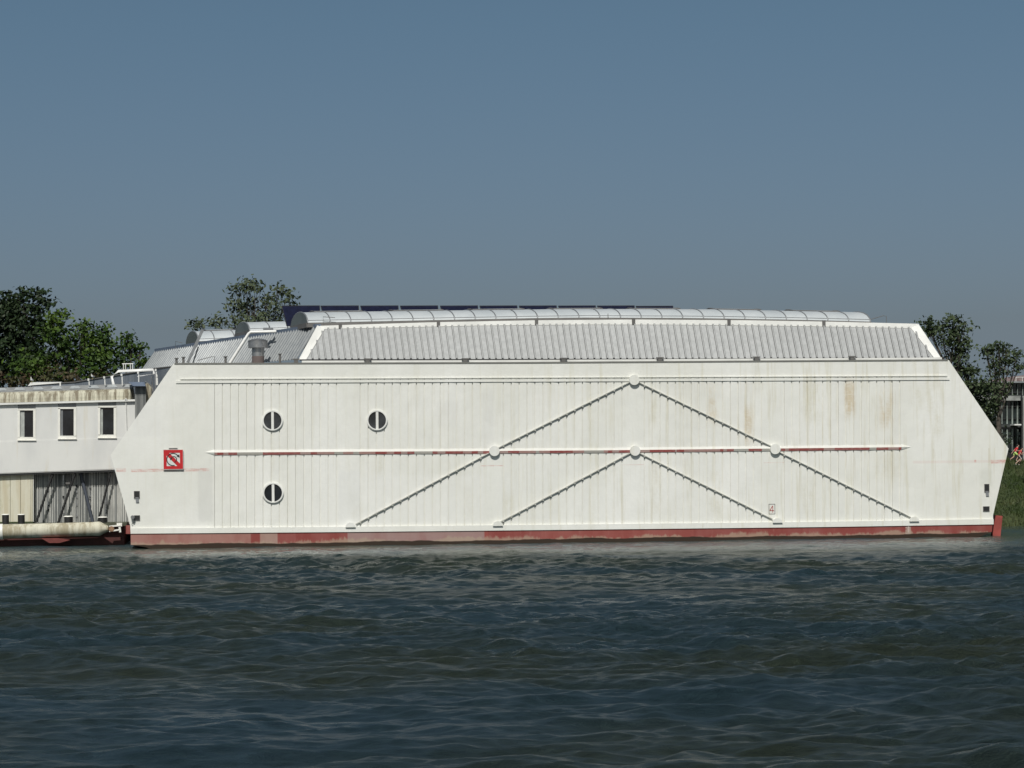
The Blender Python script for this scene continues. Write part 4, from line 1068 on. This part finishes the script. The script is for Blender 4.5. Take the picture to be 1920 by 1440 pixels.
# ------------------------------------------------------------------ glazed building on the right bank
def glazed():
    Yb = 62.0
    t = thing('glazed_building', 'two storey dark glass building with pale mullions beyond the right end of the ship', 'building', P(1960, 866, Yb))
    x0, x1 = 1835, 2230
    def slab(name, xa, xb, ya, yb, yy, d, m_, par=t):
        return MB().prism([P(xa, yb, yy), P(xb, yb, yy), P(xb, ya, yy), P(xa, ya, yy)], (0, d, 0)).build(name, m_, par)
    slab('core', x0, x1, 716, 868, Yb+.4, 14, simple('dark_core', (.03, .033, .035), .8))
    gl = slab('curtain_glass', x0, x1, 718, 860, Yb+.1, .05, make_glass('office_glass', (.02, .028, .027), .08))
    slab('parapet', x0-4, x1, 715, 717.6, Yb-.6, 1.2, M_ALU)
    slab('floor_band', x0, x1, 742, 751, Yb-.5, .6, simple('pale_concrete', (.24, .25, .24), .8, 0, .4, 1.2))
    slab('lower_band', x0, x1, 796, 801, Yb-.3, .4, simple('charcoal_band', (.05, .055, .055), .7))
    slab('plinth', x0, x1, 849, 868, Yb-.4, .5, simple('black_plinth', (.015, .015, .014), .8))
    slab('canopy', 1902, 1915, 795, 797.5, Yb-1.6, 1.3, M_TRIM)
    mm = simple('pale_mullion', (.20, .23, .21), .6, 0, .45, .8); m = MB(); x = x0+5
    while x < x1:
        for ya, yb in ((720, 741), (752, 795), (804, 846)):
            w_ = 1.2 if ya != 720 else .6
            m.prism([P(x-w_, yb, Yb-.1), P(x+w_, yb, Yb-.1), P(x+w_, ya, Yb-.1), P(x-w_, ya, Yb-.1)], (0, .18, 0))
        x += 9.7
    m.build('mullions', mm, t)
    dk = MB()
    for y in (727, 736, 762, 785, 815): dk.prism([P(x0, y+.5, Yb-.06), P(x1, y+.5, Yb-.06), P(x1, y-.5, Yb-.06), P(x0, y-.5, Yb-.06)], (0, .1, 0))
    dk.build('transoms', M_BLACK, t)
    slab('column', 1918.5, 1930, 745, 868, Yb-1.0, .7, simple('grey_column', (.28, .285, .27), .8))
    for x in (1916, 2000, 2080): slab('dark_post', x-.9, x+.9, 735, 868, Yb-1.1, .2, M_STRUT)
    ra = MB()
    for x in np.arange(1905, 2200, 12): ra.tube([P(x, 716, Yb-.4), P(x, 707, Yb-.4)], .03, 5)
    ra.tube([P(1905, 707.5, Yb-.4), P(2200, 703, Yb-.4)], .03, 5); ra.build('roof_railing', M_TRIM, t)
glazed()
def red_roof():
    Yb = 110; t = thing('far_house', 'distant house with a pinkish tiled roof just above the glass building', 'house', P(1950, 866, Yb))
    q0, q1 = P(1893, 715, Yb), P(2010, 715, Yb); zt = P(1950, 701, Yb).z
    MB().box(q0.x, q1.x, Yb, Yb+9, 5, q0.z).build('wall', M_TRIM, t)
    n = 14; b = MB()
    pts = [Vector((lerp(q0.x-.3, q1.x+.3, k/n), Yb-.3, q0.z+(zt-q0.z)*math.sin(math.pi*k/n)**.6)) for k in range(n+1)]
    b.prism(pts, (0, 9, 0)); b.build('roof', simple('pink_tiles', (.23, .17, .165), .9, 0, .25, 3), t)
red_roof()

# ------------------------------------------------------------------ two runners on the bank
M_SKIN = simple('skin', (.50, .32, .24), .6, 0, .08, 8); M_RED = simple('red_jersey', (.55, .02, .03), .8, 0, .1, 5); M_SHK = simple('black_shorts', (.012, .012, .014), .8)
M_NEON = simple('lime_cloth', (.45, .65, .18), .8); M_HAIR = simple('dark_hair', (.03, .02, .015), .7); M_SHOE = simple('pale_trainers', (.45, .45, .4), .7)
def skin(name, verts, edges, radii, mat, parent, off=0.0, sub=2):
    me = bpy.data.meshes.new(name); me.from_pydata(verts, edges, []); me.update()
    o = bpy.data.objects.new(name, me); COL.objects.link(o); o.parent = parent
    md = o.modifiers.new('skin', 'SKIN'); md.use_smooth_shade = True
    sl = me.skin_vertices[0].data if me.skin_vertices else None
    if sl is None:
        me.attributes  # skin layer is created by the modifier
    for i, r_ in enumerate(radii):
        me.skin_vertices[0].data[i].radius = (r_+off, r_+off); me.skin_vertices[0].data[i].use_root = (i == 0)
    ss = o.modifiers.new('sub', 'SUBSURF'); ss.levels = ss.render_levels = sub
    me.materials.append(mat); return o
def runner(x, Y, label, shorts, stripe, flip):
    foot = P(x, 866, Y); foot.z = ground_z(foot.x, Y)+.02
    t = thing('person', label, 'person', foot, 'children running along the bank')
    # running towards +x, leaning forward; local metres, person 1.5 m tall
    J = {'pel': (0, 0, .78), 'wai': (.05, 0, .90), 'che': (.14, 0, 1.08), 'nec': (.20, 0, 1.20), 'hea': (.25, 0, 1.30), 'top': (.27, 0, 1.40)}
    a, c = (1, -1) if flip else (-1, 1)
    J.update({'s1': (.17, .15*a, 1.15), 'e1': (.05, .2*a, .93), 'w1': (.24, .2*a, .90), 'h1': (.30, .2*a, .93),
              's2': (.17, .15*c, 1.15), 'e2': (-.03, .22*c, .97), 'w2': (-.16, .24*c, .80), 'h2': (-.20, .24*c, .74)} if not flip else
             {'s1': (.17, .15*a, 1.15), 'e1': (.30, .2*a, .98), 'w1': (.50, .17*a, 1.03), 'h1': (.56, .16*a, 1.05),
              's2': (.17, .15*c, 1.15), 'e2': (.02, .2*c, .95), 'w2': (.2, .2*c, .88), 'h2': (.26, .2*c, .9)})
    J.update({'hp1': (.0, .09*a, .74), 'k1': (.26, .1*a, .50), 'a1': (.06, .1*a, .16), 'hp2': (0, .09*c, .74), 'k2': (-.10, .1*c, .42), 'a2': (-.38, .1*c, .24)} if not flip else
             {'hp1': (.0, .09*a, .74), 'k1': (.22, .1*a, .44), 'a1': (-.02, .1*a, .10), 'hp2': (0, .09*c, .74), 'k2': (.02, .1*c, .40), 'a2': (-.3, .1*c, .16)})
    J.update({'t1': tuple(J['a1'][i]+(.12, 0, -.07)[i] for i in range(3)), 't2': tuple(J['a2'][i]+(.06, 0, -.12)[i] for i in range(3))})
    V = []; E = []; Rr = []; ix = {}
    rad = dict(pel=.12, wai=.105, che=.125, nec=.048, hea=.085, top=.07, s1=.05, e1=.036, w1=.025, h1=.03, s2=.05, e2=.036, w2=.025, h2=.03, hp1=.082, k1=.055, a1=.035, hp2=.082, k2=.055, a2=.035, t1=.03, t2=.03)
    def vv(k):
        if k not in ix: ix[k] = len(V); V.append(J[k]); Rr.append(rad[k])
        return ix[k]
    vv('pel')
    for u, v in [('pel', 'wai'), ('wai', 'che'), ('che', 'nec'), ('nec', 'hea'), ('hea', 'top'), ('che', 's1'), ('s1', 'e1'), ('e1', 'w1'), ('w1', 'h1'), ('che', 's2'), ('s2', 'e2'), ('e2', 'w2'), ('w2', 'h2'),
                 ('pel', 'hp1'), ('hp1', 'k1'), ('k1', 'a1'), ('a1', 't1'), ('pel', 'hp2'), ('hp2', 'k2'), ('k2', 'a2'), ('a2', 't2')]: E.append((vv(u), vv(v)))
    # nose
    V.append((.345, 0, 1.30)); Rr.append(.014); E.append((ix['hea'], len(V)-1))
    # fingers and thumb
    for hk, wk in (('h1', 'w1'), ('h2', 'w2')):
        H = Vector(J[hk]); d = (H-Vector(J[wk])).normalized(); sdv = Vector((0, 1, 0))
        for k in range(4):
            o_ = sdv*(k-1.5)*.017; l1 = (.035, .042, .040, .03)[k]
            V.append(tuple(H+o_+d*l1)); Rr.append(.008); E.append((ix[hk], len(V)-1))
            V.append(tuple(H+o_+d*(l1+.02)+Vector((0, 0, -.02)))); Rr.append(.007); E.append((len(V)-2, len(V)-1))
        V.append(tuple(H+Vector((0, 0, .035))+d*.01)); Rr.append(.009); E.append((ix[hk], len(V)-1))
    skin('body', V, E, Rr, M_SKIN, t)
    def mid(u, v, f): return tuple(Vector(J[u]).lerp(Vector(J[v]), f))
    skin('shirt', [J['che'], J['wai'], mid('pel', 'wai', .3), mid('che', 'nec', .65), J['s1'], mid('s1', 'e1', .65), J['s2'], mid('s2', 'e2', .65)],
         [(0, 1), (1, 2), (0, 3), (0, 4), (4, 5), (0, 6), (6, 7)], [.15, .135, .135, .07, .075, .06, .075, .06], M_RED, t)
    so = skin('shorts', [J['pel'], mid('pel', 'wai', .35), J['hp1'], mid('hp1', 'k1', .72), J['hp2'], mid('hp2', 'k2', .72)], [(0, 1), (0, 2), (2, 3), (0, 4), (4, 5)], [.135, .12, .105, .09, .105, .09], shorts, t)
    if stripe:
        p, q = Vector(mid('pel', 'hp1', .9)), Vector(mid('hp1', 'k1', .75))
        o = MB(); ys = -.115 if J['hp1'][1] < 0 else -.2; o.bar(foot+Vector((p.x, ys, p.z)), foot+Vector((q.x, ys-.0, q.z)), .035, .012, (0, 1, 0)); o.build('stripe', M_TRIM, t)
    skin('hair', [mid('hea', 'top', .6), tuple(Vector(J['top'])+Vector((-.03, 0, .01))), tuple(Vector(J['hea'])+Vector((-.05, 0, .02)))], [(0, 1), (0, 2)], [.078, .074, .07], M_HAIR, t)
    for k in ('1', '2'):
        A = Vector(J['a'+k]); T = Vector(J['t'+k]); skin('shoe', [tuple(A+Vector((-.02, 0, -.05))), tuple(A.lerp(T, .5)+Vector((0, 0, -.02))), tuple(T)], [(0, 1), (1, 2)], [.045, .042, .035], M_SHOE, t)
runner(1903.5, 33.5, 'child in red shirt and lime shorts running, just right of the ship end', M_NEON, False, False)
runner(1910.5, 33.0, 'child in red shirt and black striped shorts running at the right frame edge', M_SHK, True, True)

for o in bpy.data.objects:
    if '_b' in o: del o['_b']
